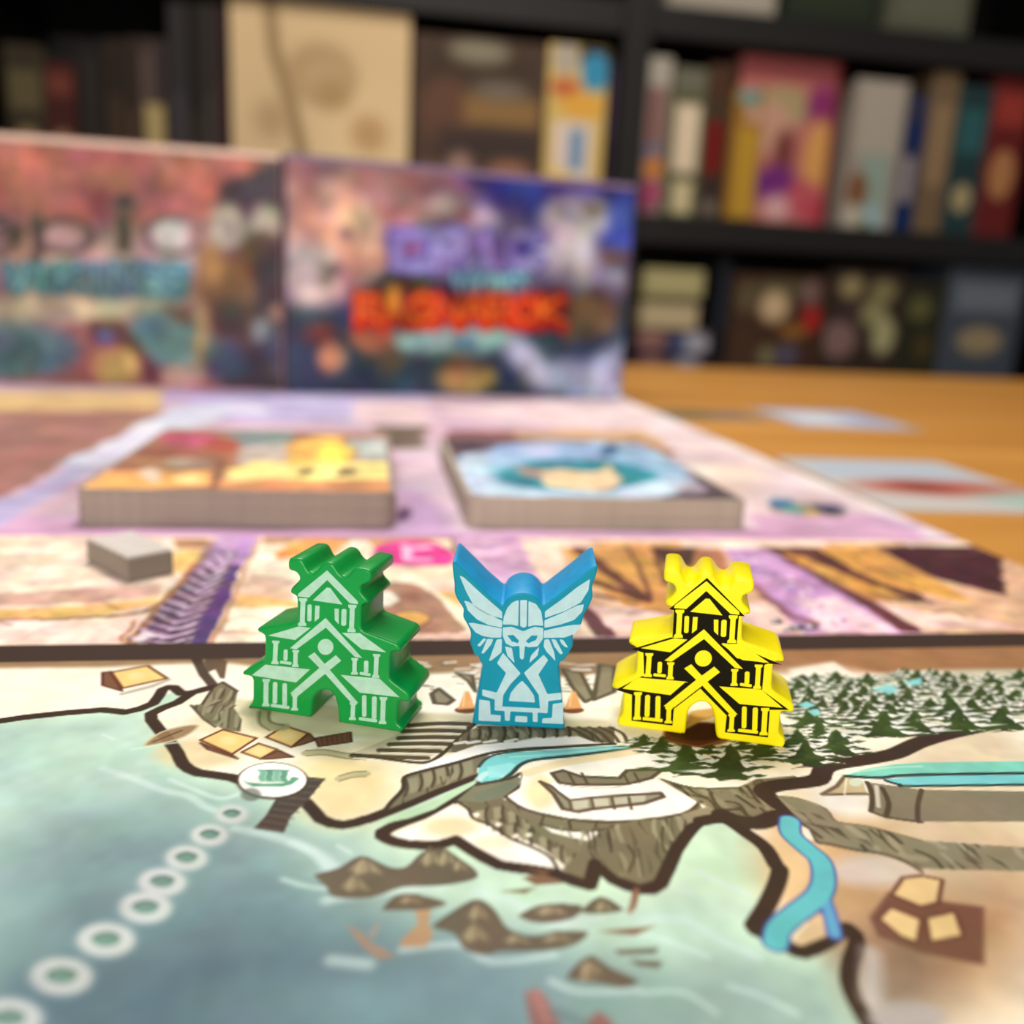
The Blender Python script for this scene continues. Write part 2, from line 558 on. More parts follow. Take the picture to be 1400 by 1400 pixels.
def paint_map():
    U = np.concatenate([spaced(MX0, -0.057, 0.0025)[:-1], spaced(-0.057, 0.114, 0.00013), spaced(0.114, MX1, 0.0025)[1:]])
    V = np.concatenate([spaced(MY0, 0.044, 0.003)[:-1], spaced(0.044, MYB1, 0.00024)])
    s = Sheet(U, V, (176, 208, 200), ground)
    plain_line = s.line

    def heavy(pts, w, col, a=1.0, soft=0.0, fr=None, sm=0, closed=False):
        plain_line(pts, w * (1.35 if fr in ('B', 'V', 'R') and sum(col) < 320 else 1.0), col, a, soft, fr, sm, closed)
    s.line = heavy
    # sea: pale mint along the coast, steel blue towards open water
    for c, rx, ry, col, a, so in (((560, 1180), 420, 110, MINT, .9, 90), ((1000, 1180), 260, 130, (202, 230, 200), .9, 70),
                                  ((230, 990), 190, 90, (186, 216, 200), .8, 50), ((240, 1250), 260, 150, (116, 144, 152), .9, 110),
                                  ((360, 1400), 420, 150, (92, 118, 130), .95, 110), ((640, 1390), 300, 100, (116, 146, 154), .85, 80),
                                  ((1000, 1390), 240, 90, (140, 168, 160), .7, 80), ((900, 1260), 200, 40, (188, 218, 205), .6, 40)):
        s.ell(c, rx, ry, col, a, so)
    # foam strokes on the water
    foam = (206, 230, 228)
    for pts, w, fr in (([(0, 560), (60, 585)], 10, 'A'), ([(0, 740), (180, 800), (330, 860), (450, 885), (540, 940), (600, 965)], 26, 'A'),
                       ([(360, 800), (480, 850), (620, 900), (720, 880)], 18, 'A'), ([(710, 1060), (860, 1090), (1000, 1130), (1140, 1190), (1230, 1260)], 40, 'A'),
                       ([(1250, 1150), (1320, 1190)], 16, 'A'), ([(960, 1330), (1100, 1370), (1300, 1390)], 22, 'A'),
                       ([(330, 250), (440, 300), (580, 360)], 24, 'F'), ([(190, 320), (300, 355)], 16, 'F'),
                       ([(60, 480), (260, 480), (420, 570), (620, 660)], 34, 'F'), ([(0, 560), (180, 580), (380, 660)], 22, 'F'),
                       ([(480, 800), (640, 850), (800, 930)], 26, 'F'), ([(60, 830), (260, 830), (420, 930)], 22, 'F'),
                       ([(0, 90), (80, 130), (130, 190)], 26, 'E'), ([(130, 310), (400, 270), (560, 260)], 30, 'E'),
                       ([(150, 540), (290, 555)], 40, 'E'), ([(420, 500), (640, 480), (760, 545), (1000, 520)], 26, 'E'),
                       ([(700, 270), (860, 330), (1000, 400), (1180, 380)], 22, 'E'), ([(990, 620), (1100, 660), (1320, 655)], 22, 'E'),
                       ([(820, 300), (900, 330)], 16, 'E')):
        s.line(pts, w, foam, .62, w * .5, fr, 4)
    # land
    coast = (px('A', [(-2600, 640), (-1700, 520), (-1100, 560), (-420, 470), (0, 430), (120, 442), (270, 395), (320, 322), (380, 310), (420, 342), (500, 332), (590, 308), (480, 337), (400, 390),
                      (258, 450), (290, 520), (350, 590), (400, 660), (430, 720), (510, 765), (690, 790), (900, 870), (1080, 920), (1160, 1010), (1280, 1042), (1400, 1012)])
             + px('B', [(240, 903), (420, 832), (560, 772), (738, 705), (746, 738), (560, 858), (400, 920), (290, 972), (312, 1004), (400, 1028), (560, 1034),
                        (640, 1008), (720, 1060), (850, 1128), (1000, 1150), (1120, 1170), (1280, 1226), (1308, 1120)])
             + px('C', [(60, 1090), (180, 1132), (262, 1108), (330, 960), (400, 865), (440, 836), (540, 826), (640, 890), (720, 950), (768, 1030)])
             + px('F', [(722, 240), (706, 310), (655, 420), (592, 512), (640, 548), (760, 610), (830, 638), (940, 590), (1050, 520), (1092, 590), (1062, 680), (1052, 780), (1090, 880), (1150, 985), (1230, 1120)]))
    land = coast + [(1700, 1500), (1900, 880), (-900, 880)]
    # light rim of shallow water
    s.line(coast, 34, (206, 234, 208), .55, 14)
    s.poly(smooth(coast, 2) + land[len(coast):], CREAM)
    # tints of the land
    for c, rx, ry, col, a, so in (((470, 1075), 70, 50, (240, 216, 160), .8, 30), ((640, 1125), 70, 25, (240, 216, 165), .8, 20), ((570, 1020), 80, 14, (238, 222, 180), .8, 10),
                                  ((330, 990), 70, 22, (236, 222, 184), .7, 14), ((270, 1030), 60, 20, (222, 200, 150), .7, 12), ((760, 1085), 40, 24, (240, 222, 170), .8, 12),
                                  ((1150, 1170), 110, 90, SAND, 1, 40), ((1300, 1240), 140, 140, (176, 140, 104), 1, 60), ((1090, 1180), 36, 70, (222, 190, 144), .9, 20), ((1200, 1260), 90, 60, (188, 150, 110), .8, 40),
                                  ((1090, 1120), 40, 20, (216, 186, 146), .9, 12), ((1180, 1090), 70, 30, (232, 232, 228), .9, 18), ((1200, 1190), 70, 22, (214, 206, 200), .8, 14),
                                  ((1230, 1330), 70, 70, (120, 100, 84), .7, 40), ((1000, 1040), 160, 16, (240, 226, 196), .9, 12), ((1320, 1100), 110, 120, (214, 196, 166), .8, 40)):
        s.ell(c, rx, ry, col, a, so)
    # brown ground behind the meeples, snow patches before it
    s.poly([(-500, 870), (1900, 870), (1900, 935), (1260, 930), (1130, 905), (900, 932), (640, 918), (480, 928), (300, 905), (140, 912), (-500, 918)], (146, 116, 84), .95, 7)
    s.poly([(1000, 880), (1900, 880), (1900, 945), (1250, 928), (1150, 918), (1040, 922)], (160, 112, 74), .7, 10)
    for pts in ([(145, 915), (250, 925), (330, 928), (335, 950), (250, 945), (170, 960), (120, 960)], [(440, 930), (520, 930), (640, 925), (640, 990), (560, 985), (590, 950)],
                [(790, 925), (850, 915), (850, 985), (800, 985)], [(1080, 915), (1140, 905), (1180, 930), (1080, 950)]):
        s.poly(pts, (250, 244, 232), .9, 5)
    s.poly([(315, 955), (345, 1000), (560, 1012), (600, 985), (650, 990), (770, 1000), (840, 1000), (830, 985), (600, 975)], (214, 206, 168), .8, 6)
    # hatching on the snow
    random.seed(3)
    for k in range(70):
        x, y = random.choice(((585, 655), (770, 850), (560, 650), (760, 850))), random.uniform(905, 945)
        x = random.uniform(*x)
        s.line([(x, y), (x + random.uniform(8, 26), y + random.uniform(-1.5, 2.5))], random.uniform(.9, 2.0), random.choice(((92, 84, 62), (120, 108, 84), (252, 250, 242), (252, 250, 242))), .9)
    for pts in ([(640, 210), (700, 250), (735, 300), (720, 220)], [(1150, 190), (1240, 210), (1300, 330), (1260, 350), (1200, 280)], [(1330, 170), (1400, 180), (1400, 300), (1300, 340)],
                [(525, 310), (560, 285), (630, 340), (600, 360), (540, 355)]):
        s.poly(pts, OLIVE, .9, 3, 'B')
        s.line(pts, 9, OLIVE_D, 1, 0, 'B', 0, True)
    # huts beside the winged meeple
    for x in (690, 1200):
        s.ell((x, 388), 55, 16, (120, 72, 40), 1, 3, 'B')
        s.poly([(x - 40, 385), (x - 5, 296), (x + 16, 300), (x + 44, 378)], (222, 166, 104), 1, 2, 'B')
        s.line([(x - 5, 300), (x - 14, 370)], 5, (250, 222, 170), .9, 1, 'B')
    # coast line
    s.line(coast, 12.5, DARK, 1, 1.2, None, 2)
    s.line(px('A', [(590, 300), (540, 240), (500, 160)]), 9, DARK, .9, 1)
    s.poly([(540, 180), (560, 230), (600, 215), (625, 262), (650, 265), (665, 170), (560, 130)], (96, 74, 56), .95, 4, 'A')
    # left headland: rocks, village, boat, road
    rock = [(530, 400), (590, 310), (640, 280), (720, 330), (700, 420), (740, 480), (735, 545), (660, 540), (560, 490), (470, 405)]
    s.poly(rock, (120, 114, 88), 1, 2, 'A')
    for pts in ([(560, 440), (630, 320)], [(600, 480), (690, 330)], [(650, 520), (660, 420), (690, 400)], [(560, 400), (610, 380)]):
        s.line(pts, 16, (158, 152, 124), .8, 5, 'A')
        s.line([(x + 18, y + 6) for x, y in pts], 8, OLIVE_D, .9, 2, 'A')
    s.crag(rock, 'A', (-40, 120), 49, 22, 1.0)
    s.line(rock[:4] + [(640, 285)], 8, DARK, .9, 1, 'A')
    s.line([(470, 405), (540, 480), (600, 520)], 9, DARK, .8, 2, 'A')

    def hut(roof, gable, fr='A', w=8):
        s.poly(gable, (120, 84, 62), 1, 1, fr)
        s.line(gable, w * .8, (84, 44, 32), 1, 0, fr, 0, True)
        s.poly(roof, (240, 204, 132), 1, 2, fr)
        c = np.mean(np.array(roof), 0)
        s.ell((c[0], c[1]), 45, 22, (246, 220, 160), .8, 18, fr)
        s.line(roof, w, (104, 56, 38), 1, 0, fr, 0, True)
    hut([(45, 230), (240, 195), (345, 262), (105, 315)], [(0, 230), (45, 225), (105, 330), (0, 300)])
    s.line([(105, 345), (260, 305), (350, 270)], 14, (150, 140, 120), .6, 6, 'A')
    hut([(520, 590), (640, 535), (820, 580), (690, 665)], [(520, 605), (690, 670), (720, 690), (560, 640)])
    hut([(740, 655), (830, 608), (930, 640), (840, 690)], [(840, 690), (940, 645), (1015, 680), (880, 692)])
    hut([(870, 575), (970, 515), (1095, 555), (1005, 628)], [(1005, 628), (1100, 555), (1135, 590), (1060, 615)])
    s.poly([(1130, 580), (1320, 548), (1325, 600), (1150, 625)], (122, 82, 62), 1, 0, 'A')
    s.line([(1130, 580), (1320, 548), (1325, 600), (1150, 625)], 6, (78, 46, 34), 1, 0, 'A', 0, True)
    for k in range(6):
        s.line([(1165 + 27 * k, 578 - 5 * k), (1170 + 27 * k, 615 - 5 * k)], 4, (84, 52, 38), 1, 0, 'A')
    s.line([(860, 440), (860, 490), (900, 520), (960, 520)], 44, (176, 170, 130), .9, 3, 'A', 4)
    s.line([(838, 440), (838, 500), (890, 540)], 7, (112, 104, 76), .9, 1, 'A', 4)
    s.line([(885, 440), (890, 490), (960, 512)], 7, (112, 104, 76), .9, 1, 'A', 4)
    for pts in ([(1085, 660), (1180, 655), (1300, 675), (1400, 680)], [(1260, 795), (1330, 775), (1400, 770)]):
        s.line(pts, 28, (190, 182, 142), .9, 3, 'A', 3)
        s.line([(x, y + 14) for x, y in pts], 5, (120, 110, 80), .9, 1, 'A', 3)
        s.line([(x, y - 14) for x, y in pts], 5, (120, 110, 80), .9, 1, 'A', 3)
    boat = [(220, 620), (310, 550), (440, 515), (510, 515), (440, 570), (330, 605)]
    s.poly(boat, (150, 120, 84), .9, 3, 'A', 3)
    s.line(boat, 8, (206, 196, 158), .9, 2, 'A', 3, True)
    s.line([(270, 600), (420, 540)], 7, (96, 72, 50), .9, 2, 'A')
    s.line([(160, 640), (300, 615), (420, 600)], 10, (206, 230, 214), .7, 5, 'A')
    # pier
    s.poly([(1080, 785), (1185, 795), (1100, 900), (1000, 1000), (965, 1085), (805, 1060), (870, 990), (930, 890), (1060, 860)], (74, 62, 56), 1, 2, 'A')
    for k in range(9):
        t = k / 8
        a, b = lerp((1060, 800), (820, 1050), t), lerp((1180, 805), (960, 1075), t)
        s.line([a, b], 6, (104, 92, 84), .9, 1, 'A')
    # harbour disc with the little green long ship
    s.ell((905, 812), 196, 96, (84, 78, 70), .55, 10, 'A')
    s.ell((905, 806), 190, 98, DARK, 1, 2, 'A')
    s.ell((905, 802), 181, 91, (252, 252, 248), 1, 0, 'A')
    sg = (96, 156, 132)
    s.poly([(748, 800), (770, 815), (850, 822), (960, 818), (1020, 795), (1050, 790), (1010, 825), (960, 838), (800, 838), (765, 822)], sg, 1, 0, 'A')
    for k in range(4):
        x = 832 + 38 * k
        s.poly([(x, 752), (x + 38, 752), (x + 40, 770), (x + 32, 790), (x + 44, 812), (x + 6, 812), (x - 4, 788), (x + 5, 770)], sg if k % 2 else (128, 184, 160), 1, 1, 'A')
    s.line([(828, 750), (990, 752)], 5, (74, 132, 110), 1, 0, 'A')
    s.ell((1020, 797), 22, 10, sg, 1, 2, 'A')
    # chain of sea-way rings
    ring = [px('A', [(790, 880)])[0], px('A', [(688, 985)])[0], px('A', [(570, 1096)])[0], px('A', [(447, 1218)])[0], px('A', [(318, 1345)])[0],
            (199, 1241), (145, 1285), (84, 1335), (12, 1393)]
    for k, (x, y) in enumerate(ring):
        g = 17 + 3.1 * k
        if k == 0:
            s.ell((x, y), 14, 9, (90, 100, 92), .7, 3)
            continue
        col = (202, 208, 208)
        s.ell((x, y), g * 1.22, g * .74, col, .45, 6)
        s.ell((x, y), g * 1.06, g * .62, col, .85, 3)
        s.ell((x, y - 1), g * .55, g * .28, (112, 146, 136), 1, 2)
        s.line([(x - g * .5, y - g * .1), (x, y - g * .28), (x + g * .5, y - g * .12)], 3, (84, 104, 96), .8, 1, None, 3)
    # stripes of rock between the green and winged meeples
    s.poly([(130, 600), (330, 520), (430, 460), (760, 430), (700, 480), (560, 590), (460, 640)], (206, 198, 166), 1, 3, 'B')
    for k, pts in enumerate(([(420, 462), (560, 452), (700, 455)], [(395, 490), (560, 486), (680, 490)], [(375, 522), (540, 518), (655, 520)], [(330, 552), (500, 548), (620, 552)], [(280, 580), (420, 582), (560, 585)], [(150, 605), (300, 612), (500, 618)])):
        s.line(pts, 15, (84, 76, 56), 1, 2, 'B', 3)
        s.line([(x + 5, y + 13) for x, y in pts], 7, (246, 240, 222), .9, 2, 'B', 3)
    s.line([(740, 445), (660, 520), (560, 610), (480, 640), (300, 620), (150, 600)], 9, (72, 62, 46), 1, 1, 'B', 3)
    # wall of stones right below the winged meeple
    wall = [(600, 590), (680, 500), (760, 462), (1160, 470), (1400, 470), (1400, 545), (1300, 540), (1220, 510), (1080, 515), (900, 540), (740, 555), (640, 590)]
    s.poly(wall, (112, 106, 82), 1, 1, 'B')
    for x in (700, 750, 800, 870, 930, 990, 1060, 1120, 1180):
        s.ell((x + 25, 505 - abs(x - 950) * .02), 20, 20, (150, 146, 120), .8, 8, 'B')
        s.line([(x, 468), (x + 8, 500), (x - 4, 540)], 10, (70, 60, 44), 1, 1, 'B', 3)
    s.crag(wall, 'B', (20, 60), 53, 40, .7)
    for k in range(5):
        s.line([(1180 + 50 * k, 470), (1240 + 50 * k, 500), (1300 + 40 * k, 540)], 8, (80, 72, 52), .9, 1, 'B', 3)
    for x in (640, 700, 780, 880, 980):
        s.line([(x, 548 - (x - 640) * .04), (x + 50, 540 - (x - 640) * .05)], 12, (250, 246, 236), .9, 3, 'B')
    # white road of snow, river and waterfall
    s.poly([(560, 620), (740, 560), (900, 545), (1080, 520), (1220, 515), (1320, 545), (1100, 575), (860, 590), (700, 640), (520, 690), (400, 690)], WHITE, 1, 2, 'B')
    cliff = [(295, 880), (330, 830), (390, 760), (400, 700), (560, 660), (760, 605), (800, 600), (745, 660), (740, 705), (560, 772), (420, 832)]
    s.poly(cliff, (122, 116, 92), 1, 1, 'B')
    for x, y in ((430, 740), (500, 715), (560, 695), (625, 680), (690, 660)):
        s.poly([(x - 20, y - 20), (x + 30, y - 36), (x + 36, y + 30), (x - 10, y + 50)], (152, 148, 122), .9, 8, 'B')
        s.line([(x - 28, y - 20), (x - 20, y + 20), (x - 34, y + 60)], 10, (78, 68, 50), 1, 1, 'B', 3)
    s.crag(cliff, 'B', (-14, 90), 43, 24, .8)
    s.line([(295, 880), (330, 830), (390, 765), (395, 710), (480, 680), (640, 640), (800, 595), (940, 575), (1160, 562), (1400, 548)], 9, (62, 52, 40), 1, 1, 'B', 3)
    s.line([(295, 885), (420, 832), (560, 772), (738, 705)], 14, DARK, 1, 1, 'B')
    river = [(745, 715), (750, 665), (790, 618), (900, 592), (1160, 575), (1400, 558), (1560, 548), (1560, 575), (1400, 590), (1180, 615), (1000, 632), (930, 660), (890, 700), (830, 728), (760, 735)]
    s.poly(river, CYAN, 1, 1, 'B')
    s.line([(750, 720), (790, 690), (860, 700)], 20, (206, 240, 240), .9, 6, 'B', 3)
    s.poly([(790, 660), (900, 640), (930, 650), (880, 700), (800, 715)], (160, 232, 236), .9, 4, 'B')
    s.line([(900, 612), (1100, 600), (1380, 572)], 8, (174, 234, 232), .8, 3, 'B', 3)
    s.line([(760, 742), (850, 728), (910, 690), (950, 650), (1020, 625), (1200, 606), (1400, 582), (1560, 566)], 9, (48, 62, 58), 1, 1, 'B', 3)
    s.line([(750, 660), (800, 612), (920, 586), (1160, 566), (1400, 550)], 6, (56, 70, 64), 1, 1, 'B', 3)
    s.poly([(560, 812), (640, 765), (735, 722), (742, 738), (640, 800), (540, 862), (420, 905), (300, 930), (240, 935)], (190, 222, 188), 1, 3, 'B')
    # lower tongue of land with stony rim
    s.poly([(640, 825), (740, 740), (830, 732), (920, 700), (955, 715), (940, 760), (870, 810), (780, 830), (760, 850)], (126, 124, 102), 1, 2, 'B')
    s.poly([(730, 790), (900, 730), (940, 740), (860, 800), (740, 828)], (112, 122, 100), .9, 6, 'B')
    s.line([(740, 745), (900, 715), (955, 690), (960, 740), (880, 805)], 9, (66, 56, 42), 1, 1, 'B', 3)
    rim = [(640, 820), (720, 880), (800, 930), (880, 980), (960, 1000), (1060, 1050), (1150, 1120), (1240, 1200), (1280, 1222), (1310, 1120), (1380, 1000), (1400, 900), (1150, 890), (1040, 880), (900, 840), (860, 805), (760, 830)]
    s.poly(rim, (116, 108, 84), 1, 1, 'B')
    s.crag(rim, 'B', (40, 90), 47, 60, .8)
    s.poly([(350, 985), (480, 920), (630, 835), (700, 870), (720, 920), (820, 950), (900, 1000), (1000, 1040), (1090, 1090), (1125, 1130), (1110, 1145), (860, 1110), (740, 1045), (650, 985), (560, 1010), (420, 1010)], (252, 248, 238), 1, 1, 'B')
    s.ell((620, 945), 130, 45, (238, 218, 170), .8, 30, 'B')
    s.ell((820, 1020), 90, 30, (244, 228, 190), .7, 24, 'B')
    for x, y in ((760, 895), (830, 940), (900, 965), (970, 985), (1060, 1020), (1120, 1075), (1180, 1120), (840, 880), (910, 900), (980, 930)):
        s.poly([(x - 22, y - 26), (x + 18, y - 30), (x + 26, y + 22), (x - 14, y + 30)], (156, 150, 122), .95, 6, 'B')
        s.line([(x + 30, y - 40), (x + 24, y), (x + 34, y + 44)], 11, (80, 70, 52), 1, 1, 'B', 3)
    for x, y in ((740, 888), (845, 935), (930, 990), (990, 985)):
        s.ell((x, y), 16, 10, (248, 242, 226), .95, 3, 'B')
    s.line([(640, 822), (700, 860), (725, 905), (810, 940), (900, 1000), (1010, 1045), (1090, 1090), (1130, 1150)], 9, (70, 58, 44), 1, 1, 'B', 3)
    # terraces of snow with ledges (middle)
    s.poly([(450, 290), (640, 240), (900, 200), (1090, 170), (1240, 240), (1120, 320), (1370, 455), (1290, 515), (960, 555), (690, 540), (460, 490), (350, 430), (430, 380)], (253, 250, 243), 1, 2, 'V')
    s.ell((540, 400), 80, 90, (240, 222, 172), .85, 30, 'V')
    s.line([(470, 300), (640, 250), (850, 215), (1060, 180)], 34, (238, 220, 178), .9, 10, 'V', 3)
    led = [(600, 300), (660, 285), (760, 318), (960, 325), (1000, 285), (1190, 280), (1130, 325), (1000, 360), (720, 362), (640, 350)]
    s.poly(led, (126, 120, 98), 1, 1, 'V')
    for x in (690, 760, 980, 1040):
        s.line([(x, 300), (x + 30, 355)], 9, (84, 74, 56), 1, 1, 'V')
    s.line(led, 9, (82, 70, 54), 1, 0, 'V', 0, True)
    led2 = [(540, 345), (600, 370), (650, 410), (690, 440), (830, 425), (1180, 405), (1195, 425), (1090, 460), (820, 490), (740, 505), (660, 490), (610, 410)]
    s.poly(led2, (150, 146, 124), 1, 1, 'V')
    for x, y in ((755, 470), (865, 460), (965, 452), (1060, 440)):
        s.poly([(x - 45, y - 22), (x + 38, y - 28), (x + 40, y + 14), (x - 38, y + 26)], (196, 194, 172), .95, 5, 'V')
    for x in (690, 810, 920, 1010):
        s.line([(x, 430), (x + 14, 490)], 11, (98, 84, 66), 1, 1, 'V')
    s.line(led2, 11, (92, 74, 58), 1, 0, 'V', 0, True)
    s.poly([(590, 350), (640, 395), (700, 438), (830, 422), (1120, 400), (1100, 345), (960, 372), (720, 372), (650, 362)], (253, 250, 244), 1, 2, 'V')
    s.line([(640, 360), (700, 372), (860, 380), (960, 372)], 4, (190, 170, 140), .8, 1, 'V', 3)
    # ledge under the terraces
    s.poly([(360, 430), (460, 495), (690, 545), (960, 560), (1290, 520), (1380, 460), (1400, 480), (1310, 590), (1200, 760), (1140, 800), (980, 800), (700, 700), (560, 640), (470, 560), (340, 470)], (124, 117, 92), 1, 1, 'V')
    s.poly([(545, 575), (640, 600), (760, 610), (890, 600), (850, 640), (800, 662), (700, 640), (600, 615)], (250, 246, 238), 1, 1, 'V')
    s.line([(540, 570), (640, 598), (760, 608), (900, 596), (960, 560)], 8, (82, 70, 54), 1, 1, 'V', 3)
    s.line([(355, 425), (460, 492), (690, 545), (960, 558), (1290, 518), (1385, 455)], 9, (78, 66, 50), 1, 1, 'V', 3)
    for pts in ([(560, 520), (540, 580)], [(690, 545), (700, 605)], [(840, 555), (830, 600)]):
        s.line(pts, 9, (82, 70, 52), 1, 1, 'V')
    s.poly(px('B', [(1150, 1150), (1280, 1226), (1300, 1120)]) + px('C', [(0, 1040), (60, 1090), (180, 1132), (262, 1108), (330, 960), (400, 865), (440, 836), (350, 830), (150, 830), (0, 880)]), (118, 110, 86), 1, 1)
    s.crag([(700, 620), (960, 565), (1290, 525), (1390, 480), (1310, 600), (1200, 800), (1060, 860), (950, 850), (820, 760)], 'V', (40, 210), 31, 48, 1.2)
    s.crag([(360, 440), (470, 500), (690, 548), (940, 565), (720, 640), (560, 590), (450, 560)], 'V', (20, 70), 33, 18, .8)
    s.line(px('C', [(0, 1040), (60, 1090), (180, 1132), (262, 1108), (330, 960), (400, 865), (440, 836)]), 13, DARK, 1, 1)
    s.line(px('B', [(1120, 1170), (1200, 1200), (1280, 1226), (1308, 1120)]), 14, DARK, 1, 1)
    s.line(px('B', [(640, 1010), (720, 1060), (850, 1130), (1000, 1150), (1120, 1170)]), 13, DARK, 1, 1)
    s.line([(160, 1130), (150, 1180), (130, 1230)], 22, (140, 100, 70), .7, 8, 'C')
    # grey hill between snow field and canyon (right of the terraces)
    s.poly([(0, 250), (190, 300), (420, 300), (520, 255), (720, 235), (760, 250), (560, 330), (620, 420), (520, 470), (320, 430), (210, 375)], (128, 120, 94), 1, 2, 'R')
    s.crag([(0, 250), (190, 300), (420, 300), (520, 255), (720, 235), (760, 250), (560, 330), (620, 420), (520, 470), (320, 430), (210, 375)], 'R', (160, 110), 37, 60, 1.2, (76, 66, 48), (156, 148, 118))
    s.line([(20, 255), (190, 300), (420, 300)], 6, (90, 80, 60), 1, 1, 'R', 3)
    s.poly([(120, 440), (260, 400), (210, 380), (330, 430), (280, 450), (160, 490)], (150, 140, 112), 1, 3, 'R')
    # canyon: thick dark wandering line
    canyon = [(340, 445), (440, 480), (540, 485), (620, 455), (700, 435), (630, 380), (560, 320), (620, 290), (740, 275), (850, 255), (880, 200), (940, 175), (1100, 150), (1250, 120), (1330, 85), (1400, 55), (1560, 10), (1900, -60)]
    s.line(canyon, 40, (62, 46, 38), 1, 4, 'R', 3)
    s.line(px('C', [(440, 836), (540, 826), (640, 890), (720, 950), (768, 1030)]) + px('F', [(722, 240), (706, 310), (655, 420), (600, 510)]), 17, DARK, 1, 1.5, None, 3)
    s.line(px('F', [(770, 605), (830, 632), (930, 585)]), 13, DARK, 1, 2)
    s.line(px('F', [(1030, 520), (1090, 580), (1062, 680), (1052, 780), (1090, 880), (1160, 990)]), 15, DARK, 1, 2, None, 3)
    # rocks right of the canyon
    hill = [(630, 345), (740, 355), (890, 410), (950, 480), (1120, 505), (1400, 580), (2600, 660), (2600, 760), (1400, 730), (1310, 690), (1180, 645), (1060, 630), (900, 595), (845, 585), (800, 520), (720, 440)]
    s.poly(hill, (134, 126, 102), 1, 2, 'R')
    s.crag(hill, 'R', (170, 130), 41, 150, 1.4, (76, 68, 52), (168, 160, 136))
    s.line([(630, 345), (740, 355), (890, 410), (950, 480), (1120, 505), (1400, 580)], 5, (110, 98, 76), .9, 1, 'R', 3)
    s.line([(720, 450), (800, 525), (845, 588), (900, 598), (1060, 632), (1180, 648), (1310, 692), (1400, 745)], 10, (84, 74, 58), 1, 2, 'R', 3)
    s.poly([(760, 500), (800, 520), (830, 580), (780, 570)], (240, 228, 214), .9, 3, 'R')
    s.poly([(1110, 270), (1400, 310), (2600, 330), (2600, 480), (1400, 480), (1220, 455), (1130, 425)], (128, 120, 100), 1, 3, 'R')
    for pts in ([(1110, 270), (1140, 340), (1130, 425)], [(1190, 300), (1225, 380), (1210, 455)], [(1400, 310), (1380, 390), (1380, 480)]):
        s.line(pts, 18, (80, 68, 54), 1, 2, 'R', 3)
    s.line([(1160, 290), (1170, 400)], 22, (212, 208, 196), .9, 6, 'R')
    s.line([(1130, 425), (1220, 457), (1400, 482)], 8, (84, 72, 58), 1, 1, 'R', 3)
    s.poly([(930, 230), (1010, 225), (960, 290), (880, 335), (1110, 335), (1090, 270), (1020, 230)], (196, 180, 144), 1, 3, 'R')
    s.line([(990, 240), (950, 290), (870, 335), (1110, 332)], 9, (112, 94, 74), 1, 1, 'R')
    s.line([(1000, 250), (990, 335)], 10, (236, 228, 206), .9, 3, 'R')
    s.ell((1050, 270), 36, 22, (206, 214, 196), .9, 4, 'R')
    # lake on the right
    s.poly([(1000, 230), (1120, 195), (1260, 175), (1400, 165), (2600, 150), (2600, 215), (1400, 228), (1190, 245), (1030, 240)], (124, 204, 186), 1, 2, 'R')
    s.poly([(1200, 255), (1400, 236), (2600, 222), (2600, 270), (1400, 288), (1270, 280)], (118, 200, 204), 1, 2, 'R')
    s.line([(1000, 238), (1190, 246), (1400, 230), (2600, 214)], 9, (40, 62, 60), 1, 1, 'R', 3)
    s.line([(1210, 262), (1290, 284), (1400, 290), (2600, 274)], 8, (40, 62, 60), 1, 1, 'R', 3)
    s.line([(1060, 215), (1220, 192), (1400, 185)], 8, (176, 228, 206), .8, 3, 'R', 3)
    # blue river in the right bay
    rv = [(770, 10), (775, 70), (850, 140), (915, 200), (932, 290), (900, 370), (800, 450), (720, 520), (700, 590)]
    s.line(rv, 96, (70, 84, 160), 1, 5, 'F', 4)
    s.line([(930, 380), (960, 460), (980, 550)], 76, (74, 88, 168), 1, 6, 'F', 4)
    s.line([(935, 380), (962, 460), (984, 550)], 48, (96, 160, 200), 1, 6, 'F', 4)
    s.line(rv, 78, (98, 186, 194), 1, 5, 'F', 4)
    s.poly([(780, 585), (860, 490), (925, 455), (945, 560), (830, 605)], (214, 186, 148), 1, 8, 'F')
    s.line([(790, 560), (850, 500)], 16, (236, 220, 190), .8, 6, 'F')
    # houses at the lower right
    s.poly([(1150, 470), (1240, 350), (1400, 380), (1700, 420), (1700, 700), (1400, 640), (1190, 560)], (112, 76, 60), .95, 12, 'F')
    for pts in ([(1255, 360), (1310, 280), (1400, 270), (1500, 290), (1480, 400), (1400, 420)], [(1195, 475), (1250, 420), (1400, 480), (1380, 590), (1300, 560)], [(1420, 470), (1560, 440), (1600, 560), (1440, 590)]):
        s.poly(pts, (222, 194, 138), 1, 6, 'F')
        s.line(pts, 14, (100, 62, 48), .9, 4, 'F', 0, True)
    s.line([(1160, 640), (1160, 860)], 90, (196, 190, 186), .8, 40, 'F')
    s.ell((1330, 950), 190, 80, (176, 168, 166), .9, 30, 'F')
